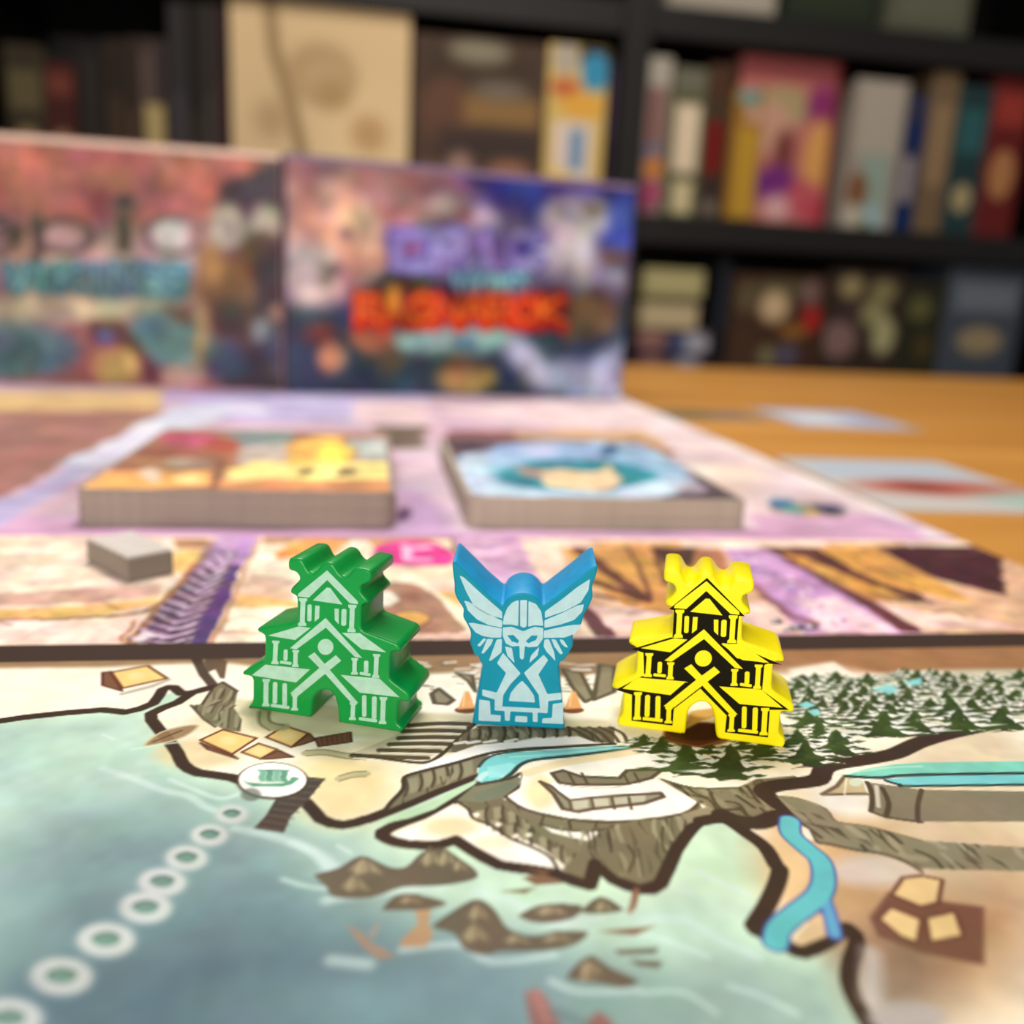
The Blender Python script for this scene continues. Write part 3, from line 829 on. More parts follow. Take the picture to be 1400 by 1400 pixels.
    # rocks in the sea
    def sea_rock(pts, tops, fr='E'):
        s.poly(pts, (104, 94, 78), 1, 5, fr, 3)
        for c, rx, ry in tops:
            f = [(c[0] - rx * .1, c[1] - ry * 1.5), (c[0] + rx * .5, c[1] - ry * .3), (c[0] + rx * .9, c[1] + ry * .9), (c[0] + rx * .2, c[1] + ry * .5), (c[0] - rx * .3, c[1] + ry), (c[0] - rx * .9, c[1] + ry * .3)]
            s.poly(f, (164, 152, 120), .75, 9, fr)
            s.line([(c[0], c[1] - ry * 1.2), (c[0] + rx * .2, c[1]), (c[0] + rx * .1, c[1] + ry * 1.2)], 9, (108, 96, 76), .7, 4, fr, 3)
            s.line([(c[0] - rx * .3, c[1] - ry * .6), (c[0] - rx * .5, c[1] + ry * .9)], 7, (196, 186, 152), .6, 4, fr)
        s.line(pts[:max(3, len(pts) // 2)], 10, (88, 76, 62), .7, 3, fr, 3)
    sea_rock([(90, 215), (180, 190), (260, 145), (330, 170), (380, 190), (440, 185), (500, 130), (570, 110), (640, 150), (705, 200), (690, 232), (560, 255), (420, 260), (300, 300), (160, 298), (130, 260)],
             [((280, 185), 70, 28), ((530, 150), 46, 30), ((590, 150), 40, 26), ((640, 180), 30, 16), ((240, 250), 60, 26)])
    sea_rock([(350, 345), (400, 295), (480, 290), (590, 320), (520, 345), (430, 348)], [((450, 310), 50, 12)])
    sea_rock([(540, 410), (640, 340), (710, 310), (770, 350), (820, 420), (920, 450), (1020, 430), (1130, 432), (1080, 480), (960, 505), (800, 505), (740, 520), (660, 500), (620, 440)],
             [((710, 360), 44, 26), ((860, 460), 60, 16), ((1010, 455), 70, 14), ((700, 440), 60, 30)])
    sea_rock([(870, 372), (940, 335), (1040, 325), (1110, 335), (1070, 380), (950, 398)], [((990, 350), 70, 18)])
    sea_rock([(1110, 355), (1180, 300), (1260, 345), (1200, 360)], [((1190, 335), 40, 18)])
    sea_rock([(1055, 610), (1100, 550), (1150, 525), (1220, 570), (1325, 620), (1260, 645), (1180, 630)], [((1140, 570), 50, 24), ((1130, 605), 40, 12)])
    for pts, col in (([(880, 225), (960, 205), (1040, 245), (930, 252)], (126, 92, 66)), ([(800, 275), (930, 262), (890, 285)], (126, 100, 78)), ([(870, 185), (1000, 195), (960, 212)], (116, 82, 60)),
                     ([(1170, 430), (1390, 408), (1310, 445)], (134, 98, 72)), ([(1230, 500), (1400, 492), (1390, 515), (1250, 518)], (104, 96, 82)), ([(1290, 540), (1420, 545), (1400, 570), (1320, 560)], (96, 84, 72)),
                     ([(1295, 345), (1300, 275), (1330, 270), (1312, 345)], (140, 102, 76))):
        s.poly(pts, col, .95, 6, 'E')
    # wreck timbers
    s.poly([(410, 470), (480, 400), (470, 350), (530, 345), (520, 400), (540, 440), (510, 490), (420, 490)], (190, 140, 100), .8, 8, 'E')
    s.poly([(200, 400), (260, 430), (310, 480), (400, 525), (330, 535), (270, 490)], (166, 136, 112), .9, 8, 'E')
    s.poly([(290, 440), (330, 390), (330, 420), (305, 460)], (176, 152, 132), .7, 8, 'E')
    # red serpent tips in the deep water
    s.poly([(890, 665), (930, 645), (970, 680), (1010, 760), (1060, 850), (940, 860), (905, 760)], (136, 98, 94), .95, 12, 'E')
    for k in range(4):
        s.ell((930 + 16 * k, 668 + 34 * k), 30, 13, (176, 128, 120), .85, 8, 'E')
    s.poly([(1120, 780), (1170, 735), (1220, 770), (1260, 860), (1140, 860)], (146, 98, 94), .95, 12, 'E')
    s.line([(1010, 740), (1130, 790)], 40, (100, 116, 118), .5, 20, 'E')
    # forest of snow-laden firs
    def fir(x, y, w, h, trunk):
        """x, y = foot of the tree in pixels, w = width, h = height."""
        if trunk:
            tk = (74, 56, 50)
            s.poly([(x - w * .10, y - h * .30), (x + w * .01, y - h * .30), (x + w * .08, y - h * .06), (x + w * .20, y + h * .02), (x + w * .02, y - h * .01), (x - w * .16, y + h * .05), (x - w * .01, y - h * .05)], tk, 1, 0)
        snow = ((250, 248, 242), (240, 240, 234), (220, 224, 220))
        for k in range(3):
            t = k / 2
            cy, hw = y - h * (.26 + .46 * t), w * (.56 - .34 * t)
            th = h * .36
            for sd in (-1, 1):              # long drooping boughs, snow over green
                for r in range(3):
                    L = hw * (.55 + .22 * r) * random.uniform(.85, 1.15)
                    yy = cy + th * random.uniform(-.4, .3)
                    drop = th * random.uniform(.0, .25)
                    s.poly([(x, yy - th * .5), (x + sd * L * .5, yy - th * .08), (x + sd * L * 1.05, yy + drop + th * .08), (x + sd * L * .8, yy + th * .34), (x + sd * L * .62, yy + th * .26), (x + sd * L * .4, yy + th * .55), (x, yy + th * .35)],
                           random.choice(((58, 76, 36), (66, 84, 42), (50, 66, 34))), 1, 0)
                    q = random.uniform(.2, .4)
                    s.poly([(x + sd * L * q, yy - th * .22), (x + sd * L * .66, yy - th * .06), (x + sd * L * 1.08, yy + drop - th * .05), (x + sd * L * .74, yy + th * .08), (x + sd * L * .5, yy + th * .22), (x + sd * L * (q + .08), yy + th * .06)],
                           random.choice(snow), 1, 0)
            s.poly([(x - hw * .24, cy + th * .22), (x - hw * .05, cy - th * .38), (x + hw * .05, cy - th * .42), (x + hw * .24, cy + th * .16), (x + hw * .10, cy + th * .05), (x - hw * .04, cy + th * .34)], (56, 74, 34), 1, 0)
    random.seed(11)
    firs = []
    area = [(1078, 955), (1140, 925), (1215, 920), (1300, 915), (1430, 915), (1430, 985), (1270, 990), (1215, 990), (1150, 1005), (1085, 1020), (1078, 990)]
    s.poly(area, (206, 206, 186), .85, 8)
    for k in range(96):
        y = 930 + 68 * (k / 95)
        x = random.uniform(1082, 1420)
        if y > 985 and x > 1240:
            y -= 14
        firs.append((x, y, 64 + (y - 930) * .5, 17 + (y - 930) * .2, False))
    firs += [(1100, 1049, 110, 40, True), (1143, 1034, 110, 40, True), (1208, 1008, 110, 36, True), (1248, 1007, 110, 36, True), (1310, 1004, 110, 36, True), (1370, 1000, 110, 36, True),
             (938, 1060, 116, 46, True), (1000, 1066, 124, 52, True), (905, 1030, 80, 24, False), (960, 1035, 90, 26, False), (1045, 1040, 100, 28, False), (880, 1022, 70, 18, False), (1020, 1030, 90, 24, False), (1090, 1025, 90, 28, False), (1120, 1015, 90, 28, False)]
    for t in sorted(firs, key=lambda t: t[1]):
        fir(*t)
    for pts in ([(315, 405), (400, 375), (480, 410), (400, 435)], [(400, 455), (500, 440), (525, 480), (470, 505)], [(960, 270), (1120, 225), (1200, 270), (1120, 320), (1060, 290)], [(1240, 215), (1400, 165), (1400, 230), (1300, 235)]):
        s.poly(pts, (140, 214, 216), .95, 2, 'T')
    # hut under the yellow meeple
    s.ell((955, 1004), 48, 17, (96, 52, 28), 1, 3)
    s.ell((955, 1001), 40, 12, (70, 36, 20), 1, 3)
    s.poly([(932, 1000), (945, 972), (975, 968), (985, 978), (960, 985)], (206, 168, 92), 1, 2)
    s.line([(910, 1012), (955, 1021), (1000, 1010)], 2, (150, 90, 52), .9, .6)
    s.grain(.045, .004, 5)
    # dark border band at the far side of the map
    b = 0.00015
    j = (s.V > MYB0)
    s.img[j] = (62, 48, 42)
    return s


def paint_strip():
    U = np.concatenate([spaced(MX0, -0.085, 0.003)[:-1], spaced(-0.085, MX1, 0.00026)])
    s = Sheet(U, spaced(MYB1, MYS, 0.00045), (240, 216, 198), ground)
    random.seed(5)
    # generic panels so that the row goes on at both sides of what the photo shows
    for k in range(-6, 3):
        x0 = -0.0266 + 0.0555 * k
        for (u0, u1, v0, v1, c) in ((.012, .05, .130, .138, (244, 218, 206)), (.010, .05, .142, .149, (232, 190, 126)), (.012, .045, .156, .172, (246, 226, 196)), (.02, .04, .175, .183, (216, 166, 110))):
            i = (s.U > x0 + u0) & (s.U < x0 + u1)
            j = (s.V > v0) & (s.V < v1)
            s.img[np.ix_(j, i)] = c
    # panel left of the first beam
    s.poly([(-900, 120), (840, 200), (240, 960), (-1200, 960)], (240, 218, 200), 1, 4, 'P1')
    s.poly([(520, 290), (740, 270), (700, 420), (540, 450)], (236, 194, 124), 1, 20, 'P1')
    s.poly([(520, 190), (840, 200), (800, 260), (560, 270)], (170, 122, 92), .9, 16, 'P1')
    s.poly([(-800, 600), (450, 520), (440, 610), (0, 660), (-800, 690)], (196, 156, 142), .85, 24, 'P1')
    s.poly([(-800, 720), (0, 676), (430, 618), (410, 670), (0, 760), (-800, 800)], (234, 188, 122), 1, 12, 'P1')
    s.line([(-800, 800), (0, 772), (330, 730), (480, 640)], 16, (146, 100, 76), .9, 6, 'P1')
    s.poly([(-800, 800), (0, 790), (252, 790), (150, 950), (-800, 960)], (246, 216, 206), 1, 8, 'P1')
    s.line([(252, 795), (150, 950)], 22, (186, 134, 106), .9, 6, 'P1')
    # first beam: braid, purple band, tan borders
    s.line([(850, 220), (220, 960)], 40, (160, 116, 84), 1, 8, 'P1')
    s.poly([(840, 230), (1060, 200), (650, 965), (240, 965)], (112, 88, 112), 1, 6, 'P1')
    s.poly([(840, 170), (1180, 150), (960, 380), (760, 380)], (196, 158, 206), .9, 60, 'P1')
    for k in range(13):
        t = k / 12
        w = 60 + 165 * t
        cx, cy = 930 - 480 * t, 300 + 650 * t
        for sd in (-1, 1):
            pts = [(cx + sd * w * .92, cy - 34), (cx + sd * w * .5, cy - 6), (cx - sd * w * .12, cy + 26)]
            s.line([(x, y + 16) for x, y in pts], 20, (66, 46, 66), .85, 4, 'P1', 3)
            s.line(pts, 15, (186, 166, 190), .95, 4, 'P1', 3)
    s.line([(330, 890), (270, 940)], 36, (226, 216, 222), .9, 8, 'P1')
    s.line([(300, 910), (400, 905)], 20, (206, 196, 204), .9, 6, 'P1')
    s.poly([(960, 380), (1100, 250), (1040, 380), (800, 965), (650, 965)], (88, 62, 118), 1, 6, 'P1')
    s.poly([(1040, 140), (1190, 140), (1060, 380), (960, 380)], (182, 142, 198), .9, 30, 'P1')
    s.line([(1165, 200), (1040, 480), (830, 965)], 30, (192, 150, 122), 1, 7, 'P1')
    # panel between first and second beam
    s.poly([(1180, 180), (1900, 180), (3000, 960), (850, 960)], (250, 236, 214), 1, 4, 'P1')
    s.poly([(1190, 150), (1500, 150), (1400, 230), (1180, 240)], (170, 128, 96), .9, 16, 'P1')
    s.poly([(1000, 590), (1400, 640), (1500, 700), (970, 700)], (236, 190, 122), 1, 14, 'P1')
    s.poly([(1090, 450), (1420, 500), (1420, 640), (1000, 590)], (216, 182, 160), .9, 24, 'P1')
    s.line([(880, 885), (1300, 885)], 14, (222, 172, 150), .9, 6, 'P1')
    s.poly([(1250, 300), (1420, 240), (1500, 330), (1300, 340)], (240, 140, 70), .95, 20, 'P1')
    s.poly([(0, 160), (1250, 160), (1250, 205), (0, 210)], (168, 126, 106), .8, 14, 'P2')
    s.poly([(-60, 250), (130, 190), (420, 210), (300, 330), (0, 330)], (240, 160, 88), .9, 24, 'P2')
    s.poly([(590, 310), (650, 235), (850, 205), (1050, 225), (1190, 300), (1170, 385), (850, 395), (640, 380)], (224, 70, 150), 1, 14, 'P2', 3)
    for pts in ([(830, 250), (850, 350), (1010, 345)], [(905, 262), (1000, 250)]):
        s.line(pts, 26, (246, 190, 226), .9, 8, 'P2')
    s.poly([(620, 540), (900, 525), (1060, 620), (1180, 740), (1280, 875), (900, 885), (560, 760)], (172, 132, 112), 1, 10, 'P2', 3)
    s.ell((690, 640), 80, 55, (252, 246, 236), 1, 10, 'P2')
    s.ell((870, 785), 160, 70, (150, 108, 82), 1, 8, 'P2')
    s.ell((870, 780), 135, 52, (220, 170, 98), 1, 10, 'P2')
    s.poly([(850, 885), (1330, 885), (1350, 930), (840, 930)], (236, 198, 182), 1, 8, 'P2')
    s.poly([(840, 935), (1360, 935), (1360, 975), (840, 975)], (166, 120, 104), 1, 8, 'P2')
    # second beam, behind the winged meeple
    s.poly([(1150, 150), (1650, 150), (2050, 960), (1500, 960)], (206, 166, 202), 1, 12, 'P2')
    for k in range(9):
        t = k / 8
        cx, cy = 1400 + 370 * t, 190 + 740 * t
        s.line([(cx - 120, cy), (cx, cy + 26), (cx + 130, cy - 6)], 18, (232, 202, 226), .8, 8, 'P2', 3)
    s.line([(1160, 170), (1500, 960)], 26, (150, 110, 100), .9, 8, 'P2')
    # fan of brown rays, between second and third beam
    s.poly([(-100, 150), (1100, 150), (1700, 790), (200, 790)], (226, 184, 150), 1, 6, 'P3')
    s.poly([(-60, 150), (960, 150), (960, 640), (440, 600), (150, 420)], (206, 152, 88), 1, 14, 'P3')
    for a, b, w in (((60, 160), (540, 520), 44), ((170, 400), (560, 540), 36), ((420, 140), (600, 520), 20), ((190, 500), (480, 560), 18), ((620, 150), (700, 420), 26)):
        s.line([a, b], w, (92, 56, 52), .9, 14, 'P3')
    s.poly([(600, 150), (930, 150), (900, 300), (700, 280)], (74, 46, 46), .95, 18, 'P3')
    s.poly([(930, 160), (1120, 160), (1200, 420), (960, 420)], (150, 96, 70), .8, 24, 'P3')
    s.poly([(130, 585), (430, 585), (760, 650), (1000, 780), (240, 780)], (240, 208, 198), 1, 12, 'P3')
    s.line([(180, 690), (420, 705), (760, 700)], 10, (200, 156, 148), .8, 6, 'P3')
    s.line([(40, 560), (150, 660), (260, 790)], 60, (98, 60, 68), .95, 12, 'P3')
    for k in range(12):
        s.line([(-250 + 55 * k, 838), (-215 + 55 * k, 815), (-180 + 55 * k, 808)], 18, (216, 176, 196), .85, 6, 'P3', 3)
    # right of the third beam
    s.poly([(200, 140), (2600, 140), (4200, 800), (1250, 780)], (224, 182, 150), 1, 6, 'P4')
    s.poly([(210, 150), (640, 150), (1050, 350), (1400, 500), (1500, 560), (1000, 530), (600, 320)], (94, 56, 54), 1, 14, 'P4')
    s.poly([(360, 190), (520, 215), (760, 320), (1050, 430), (1300, 520), (900, 470), (600, 320)], (210, 156, 84), 1, 14, 'P4')
    s.poly([(620, 150), (1040, 150), (1420, 340), (1800, 560), (1400, 490), (1120, 420), (860, 290)], (216, 160, 86), 1, 14, 'P4')
    s.line([(780, 160), (1100, 330), (1420, 470)], 12, (176, 118, 66), .8, 8, 'P4', 3)
    s.poly([(1050, 140), (2000, 140), (2000, 500), (1500, 380), (1300, 280)], (74, 40, 48), 1, 16, 'P4')
    s.poly([(850, 440), (1100, 480), (1300, 540), (1000, 540)], (196, 140, 82), .9, 16, 'P4')
    s.poly([(1000, 540), (1400, 620), (1700, 660), (2200, 740), (1300, 745)], (236, 202, 192), 1, 12, 'P4')
    s.line([(280, 180), (700, 420), (980, 550), (1290, 745)], 52, (98, 52, 62), .95, 14, 'P4', 3)
    s.poly([(100, 560), (300, 545), (500, 690), (420, 800), (-60, 790)], (238, 206, 196), 1, 12, 'P4')
    # third beam: lavender braid going pale towards the map
    s.poly([(-60, 160), (240, 160), (720, 430), (1290, 790), (560, 800), (150, 420)], (190, 146, 196), 1, 14, 'P4')
    s.poly([(480, 540), (760, 500), (1260, 790), (700, 790)], (242, 208, 218), .95, 50, 'P4')
    s.line([(160, 430), (420, 640), (600, 700)], 34, (128, 80, 84), .7, 12, 'P4')
    random.seed(9)
    for k in range(60):
        t = random.random()
        cx, cy = 80 + 820 * t + random.uniform(-110, 110), 200 + 540 * t + random.uniform(-40, 40)
        s.ell((cx, cy), 20, 12, random.choice(((222, 188, 226), (238, 214, 232), (164, 120, 174))), .7, 8, 'P4')
    for c in ((330, 690), (420, 745), (500, 735), (600, 735)):
        s.ell(c, 52, 24, (92, 84, 92), .9, 10, 'P4')
        s.ell((c[0] - 20, c[1] - 6), 24, 12, (220, 214, 220), .9, 8, 'P4')
    for k in range(16):
        s.line([(330 + 75 * k, 815), (380 + 75 * k, 795), (420 + 75 * k, 790)], 22, (206, 160, 176), .85, 7, 'P4', 3)
    s.warp(.0004, .003, 4)
    s.grain(.12, .004, 6)
    random.seed(33)
    for k in range(46):                 # brown brush lines over the painted panels
        x, y = random.uniform(-200, 1500), random.uniform(748, 868)
        d = random.uniform(20, 60)
        s.line([(x, y), (x + d * .5, y - random.uniform(0, 6)), (x + d, y + random.uniform(-4, 8))], random.uniform(1.2, 3.4), (134, 94, 76), random.uniform(.25, .6), 1.5, None, 3)
    # lavender rail along the far side
    for x0, c in ((0.0, (196, 150, 196)),):
        j = s.V > MYS - 0.0035
        t = np.clip((s.V[j] - (MYS - 0.0035)) / 0.002, 0, 1)[:, None, None]
        s.img[j] = s.img[j] * (1 - t) + np.array(c, np.float32) * t
    return s


def paint_far():
    U = np.concatenate([spaced(MX0, -0.20, 0.003)[:-1], spaced(-0.20, MX1, 0.0007)])
    s = Sheet(U, spaced(MYS, MY1, 0.0012), (216, 186, 206), ground)
    # lilac near rail
    s.poly([(-900, 700), (1900, 708), (1900, 745), (-900, 738)], (220, 178, 212), 1, 8)
    # right field, pale pink
    s.poly([(840, 540), (960, 560), (1500, 760), (1000, 720), (860, 600), (700, 575), (600, 560)], (246, 222, 228), 1, 10)
    s.poly([(1030, 700), (1300, 705), (1500, 745), (1040, 735)], (224, 176, 216), .8, 10)
    s.ell((990, 655), 60, 24, (250, 228, 216), .8, 16)
    # outline of the mat print along its right edge
    s.line([(856, 548), (1260, 716), (1500, 815)], 14, (252, 238, 242), .8, 5)
    # icon printed at the right
    s.poly([(690, 690), (760, 670), (860, 690), (980, 690), (1060, 735), (1000, 755), (860, 740), (740, 730)], (150, 140, 120), .95, 10, 'P7')
    s.ell((770, 690), 70, 22, (70, 130, 180), .95, 12, 'P7')
    s.ell((820, 718), 50, 18, (120, 180, 160), .9, 10, 'P7')
    s.ell((900, 735), 40, 16, (216, 190, 110), .9, 10, 'P7')
    s.ell((980, 715), 60, 20, (52, 56, 104), .95, 10, 'P7')
    for k in range(4):
        s.line([(760, 775 + 18 * k), (1380, 780 + 18 * k)], 7, (206, 160, 206), .7, 3, 'P7')
    # behind the right deck: orange and red row
    s.poly([(150, 78), (420, 78), (420, 120), (160, 120)], (150, 86, 84), .9, 12, 'P6')
    s.poly([(400, 80), (900, 75), (1010, 150), (900, 150), (420, 128)], (222, 176, 132), .95, 14, 'P6')
    s.poly([(820, 100), (1030, 160), (1000, 190), (880, 150)], (150, 100, 84), .9, 12, 'P6')
    # lavender and blue field at the back left
    s.poly([(-800, 10), (1500, 20), (1500, 60), (-800, 50)], (176, 160, 206), 1, 10, 'P5')
    s.poly([(-700, 650), (0, 275), (440, 40), (960, 30), (1500, 30), (1500, 165), (480, 150), (0, 372), (-700, 760)], (198, 190, 232), 1, 14, 'P5')
    s.line([(0, 310), (440, 100), (640, 95)], 50, (226, 228, 250), .9, 24, 'P5')
    s.poly([(1150, 60), (1500, 60), (1500, 165), (1150, 160)], (240, 212, 212), .9, 30, 'P5')
    s.poly([(-600, 15), (280, 15), (260, 100), (-600, 120)], (226, 194, 136), .95, 14, 'P5')
    s.poly([(-600, 110), (300, 100), (0, 260), (-600, 560)], (168, 120, 110), .95, 14, 'P5')
    s.poly([(1250, 170), (1480, 170), (1470, 280), (1280, 280)], (112, 102, 84), .9, 20, 'P5')
    # between the decks
    s.poly([(545, 615), (600, 610), (660, 725), (545, 730)], (230, 206, 226), 1, 8)
    s.poly([(548, 665), (590, 670), (625, 730), (545, 730)], (204, 168, 212), .9, 12)
    s.ell((550, 702), 9, 9, (84, 56, 96), .9, 6)
    s.warp(.0015, .012, 4)
    s.grain(.10, .014, 6)
    s.img *= .91
    return s


mat_o = thing('game_mat', 'large printed mat with a snowy fjord map and purple bordered panels', 'game mat')
bevel(obj('mat_base', box_mesh('mat_base', (MX0, MY0, -0.0019), (MX1, MY1, -0.0001)), M['edge_mat'], mat_o), 0.0004, 1)
tag(obj('map_print', paint_map().mesh('map_print'), M['print'], mat_o), 'snowy coast map with firs, rivers and a pale green sea')
tag(obj('panel_print', paint_strip().mesh('panel_print'), M['print'], mat_o), 'row of tan panels between braided purple beams')
tag(obj('card_area_print', paint_far().mesh('card_area_print'), M['print'], mat_o), 'pale pink and lavender field under the card decks')


# ------------------------------------------------------------------ meeples
def meeple_body(name, pts, fc, thick, root, mat, side_mat=None, r=0.0005, bev=0.0003):
    uv = [(u, max(v, 0.0) if v > 0.0006 else 0.0) for u, v in fc.uv(pts)]
    me = rimmed_mesh(name, rounded(uv, r), thick, bev)
    o = obj(name, me, mat, root)
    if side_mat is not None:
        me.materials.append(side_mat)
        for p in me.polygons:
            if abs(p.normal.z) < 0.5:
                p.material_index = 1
    return o


def ink(name, pts, fc, root, mat, lift=0.00004, under=0.0, r=0.0):
    uv = [tuple(q) for q in fc.uv(pts)]
    if r:
        uv = rounded(uv, r)
    return obj(name, prism_mesh(name, uv, under, lift), mat, root)


def bar(a, b, w, cap=True):
    a, b = np.array(a, float), np.array(b, float)
    d = (b - a) / np.linalg.norm(b - a)
    n = np.array([-d[1], d[0]]) * w / 2
    if not cap:
        return [tuple(a + n), tuple(b + n), tuple(b - n), tuple(a - n)]
    return [tuple(a + n + d * w * .25), tuple(b + n - d * w * .25), tuple(b + n * .5), tuple(b - n * .5), tuple(b - n - d * w * .25), tuple(a - n + d * w * .25), tuple(a - n * .5), tuple(a + n * .5)]


def column(a, b, w=32, cw=54, ch=26):
    a, b = np.array(a, float), np.array(b, float)
    d = (b - a) / np.linalg.norm(b - a)
    n = np.array([-d[1], d[0]])
    P = lambda t, k: tuple((a + d * t if t >= 0 else b + d * t) + n * k)
    s, c = w / 2, cw / 2
    return [P(0, c), P(ch * .6, c), P(ch, s), P(-ch, s), P(-ch * .6, c), tuple(b + n * c), tuple(b - n * c), P(-ch * .6, -c), P(-ch, -s), P(ch, -s), P(ch * .6, -c), P(0, -c)]


TEMPLE = [(92, 1206), (90, 1180), (122, 1150), (122, 992), (56, 982), (50, 962), (120, 918), (198, 884), (203, 716), (152, 694), (150, 670), (414, 630),
          (413, 458), (372, 444), (366, 416), (436, 350), (412, 302), (364, 290), (353, 266), (357, 208), (440, 212), (462, 240), (486, 292), (510, 306), (540, 303), (566, 262), (592, 236),
          (640, 238), (664, 262), (694, 312), (722, 330), (752, 326), (774, 292), (800, 270), (886, 284), (906, 300), (905, 350), (884, 376), (836, 388), (832, 432), (888, 488),
          (884, 516), (838, 512), (836, 682), (1088, 778), (1102, 832), (1030, 822), (1022, 1004), (1160, 1106), (1164, 1164), (1082, 1148), (1072, 1302), (1114, 1326), (1112, 1366),
          (700, 1304), (688, 1282), (680, 1184), (660, 1112), (622, 1080), (582, 1080), (542, 1104), (516, 1142), (506, 1264), (484, 1272)]
TEMPLE_INK = [
    ('printed_gable', [(421, 460), (425, 442), (615, 288), (818, 494), (818, 512), (765, 505), (615, 352), (495, 468)]),
    ('printed_pediment', [(520, 486), (612, 402), (636, 404), (716, 514)]),
    ('printed_column', column((457, 472), (450, 655))), ('printed_bar', bar((500, 513), (498, 624), 28)),
    ('printed_bar', [(537, 520), (566, 522), (562, 604), (532, 628)]), ('printed_bar', [(664, 540), (692, 542), (692, 644), (666, 616)]),
    ('printed_bar', bar((727, 543), (724, 654), 33)), ('printed_column', column((782, 515), (775, 696))),
    ('printed_roof', [(225, 718), (430, 657), (506, 668), (404, 748)]), ('printed_roof', [(712, 700), (830, 702), (1005, 829), (842, 808)]),
    ('printed_gable', [(370, 802), (605, 602), (846, 866), (797, 858), (607, 666), (412, 810)]),
    ('printed_disc', [(605 + 52 * math.cos(k * math.pi / 9), 793 + 53 * math.sin(k * math.pi / 9)) for k in range(18)]),
    ('printed_column', column((277, 752), (270, 907), 30, 48, 22)), ('printed_bar', bar((342, 810), (340, 884), 27)), ('printed_sill', bar((304, 893), (380, 903), 19)),
    ('printed_column', column((408, 814), (405, 926), 28, 44, 20)), ('printed_column', column((797, 866), (795, 976), 28, 44, 20)), ('printed_bar', bar((873, 884), (872, 966), 29)),
    ('printed_sill', bar((830, 966), (902, 978), 19)), ('printed_column', column((942, 840), (935, 998), 30, 48, 22)),
    ('printed_roof', [(118, 980), (208, 910), (502, 942), (410, 1028)]), ('printed_roof', [(705, 978), (960, 1003), (1092, 1125), (830, 1095)]),
    ('printed_brace', [(490, 856), (532, 829), (820, 1164), (772, 1160), (598, 966)]),
    ('printed_brace', [(672, 848), (708, 884), (432, 1110), (370, 1100), (566, 930)]),
    ('printed_column', column((213, 1005), (210, 1186), 32, 48, 24)), ('printed_bar', bar((272, 1025), (270, 1168), 30)), ('printed_bar', bar((335, 1033), (335, 1182), 30)),
    ('printed_sill', bar((244, 1178), (366, 1194), 21)), ('printed_column', column((403, 1104), (400, 1213), 28, 46, 20)),
    ('printed_column', column((787, 1160), (782, 1276), 28, 46, 20)), ('printed_bar', bar((860, 1112), (860, 1254), 29)), ('printed_bar', bar((927, 1120), (925, 1270), 31)),
    ('printed_sill', bar((824, 1266), (946, 1282), 21)), ('printed_column', column((987, 1124), (980, 1302), 32, 50, 24)),
]
THICK = 0.0075

g_face = Face(on_z([(338.6, 967.8)])[0], on_z([(550.3, 1002.2)])[0])
green = thing('temple_meeple', 'green wooden temple meeple with pale mint printed columns and roofs', 'meeple', g_face.matrix())
meeple_body('body', px('G', TEMPLE), g_face, THICK, green, M['green'])
for q, (nm, pts) in enumerate(TEMPLE_INK):
    ink(nm, px('G', pts), g_face, green, M['mint'], 0.00003 + 0.000002 * (q % 7))

# the yellow temple has the same cut: carry the outline over by its matching printed points
_ga = np.array([(615, 290), (421, 460), (818, 512), (605, 603), (372, 803), (845, 867), (118, 980), (1092, 1125), (605, 793), (210, 1183), (980, 1300)], float)
_ya = np.array([(708, 262), (495, 440), (912, 480), (688, 585), (435, 787), (935, 840), (148, 975), (1215, 1102), (682, 773), (245, 1168), (1080, 1274)], float)
AFF = np.linalg.lstsq(np.c_[_ga, np.ones(len(_ga))], _ya, rcond=None)[0]
y_face = Face(on_z([(839.7, 991.5)])[0], on_z([(1067.5, 1022.5)])[0])
yellow = thing('temple_meeple', 'yellow wooden temple meeple with black printed columns and roofs', 'meeple', y_face.matrix())


def to_yellow(pts):
    return [tuple(q) for q in np.c_[np.array(pts, float), np.ones(len(pts))] @ AFF]


meeple_body('body', px('Y', to_yellow(TEMPLE)), y_face, THICK, yellow, M['yellow'])
BLACK_INK = [
    ('printed_outline', [(458, 447), (708, 242), (957, 495), (918, 492), (904, 682), (800, 670), (690, 588), (580, 658), (480, 632), (490, 455)]),
    ('printed_outline', [(212, 711), (470, 634), (580, 650), (690, 566), (812, 676), (905, 772), (1112, 806), (1086, 816), (1072, 982), (940, 968), (780, 962), (700, 935), (660, 900), (620, 935), (490, 916), (293, 890), (288, 735)]),
    ('printed_outline', [(948, 708), (1198, 814), (1100, 806), (1010, 745)]),
    ('printed_outline', [(106, 980), (280, 890), (490, 912), (570, 932), (640, 925), (600, 1000), (490, 1100), (480, 1216), (210, 1184), (212, 1012)]),
    ('printed_outline', [(690, 925), (780, 953), (1062, 976), (1248, 1112), (1122, 1112), (1110, 1294), (826, 1260), (838, 1150), (664, 972), (486, 1108), (440, 1092), (650, 930)]),
]
for q, (nm, pts) in enumerate(BLACK_INK):
    ink(nm, px('Y', pts), y_face, yellow, M['black'], 0.00003 + 0.000003 * q)
for q, (nm, pts) in enumerate(TEMPLE_INK):
    ink(nm, px('Y', to_yellow(pts)), y_face, yellow, M['yellow'], 0.00008 + 0.000002 * (q % 7))

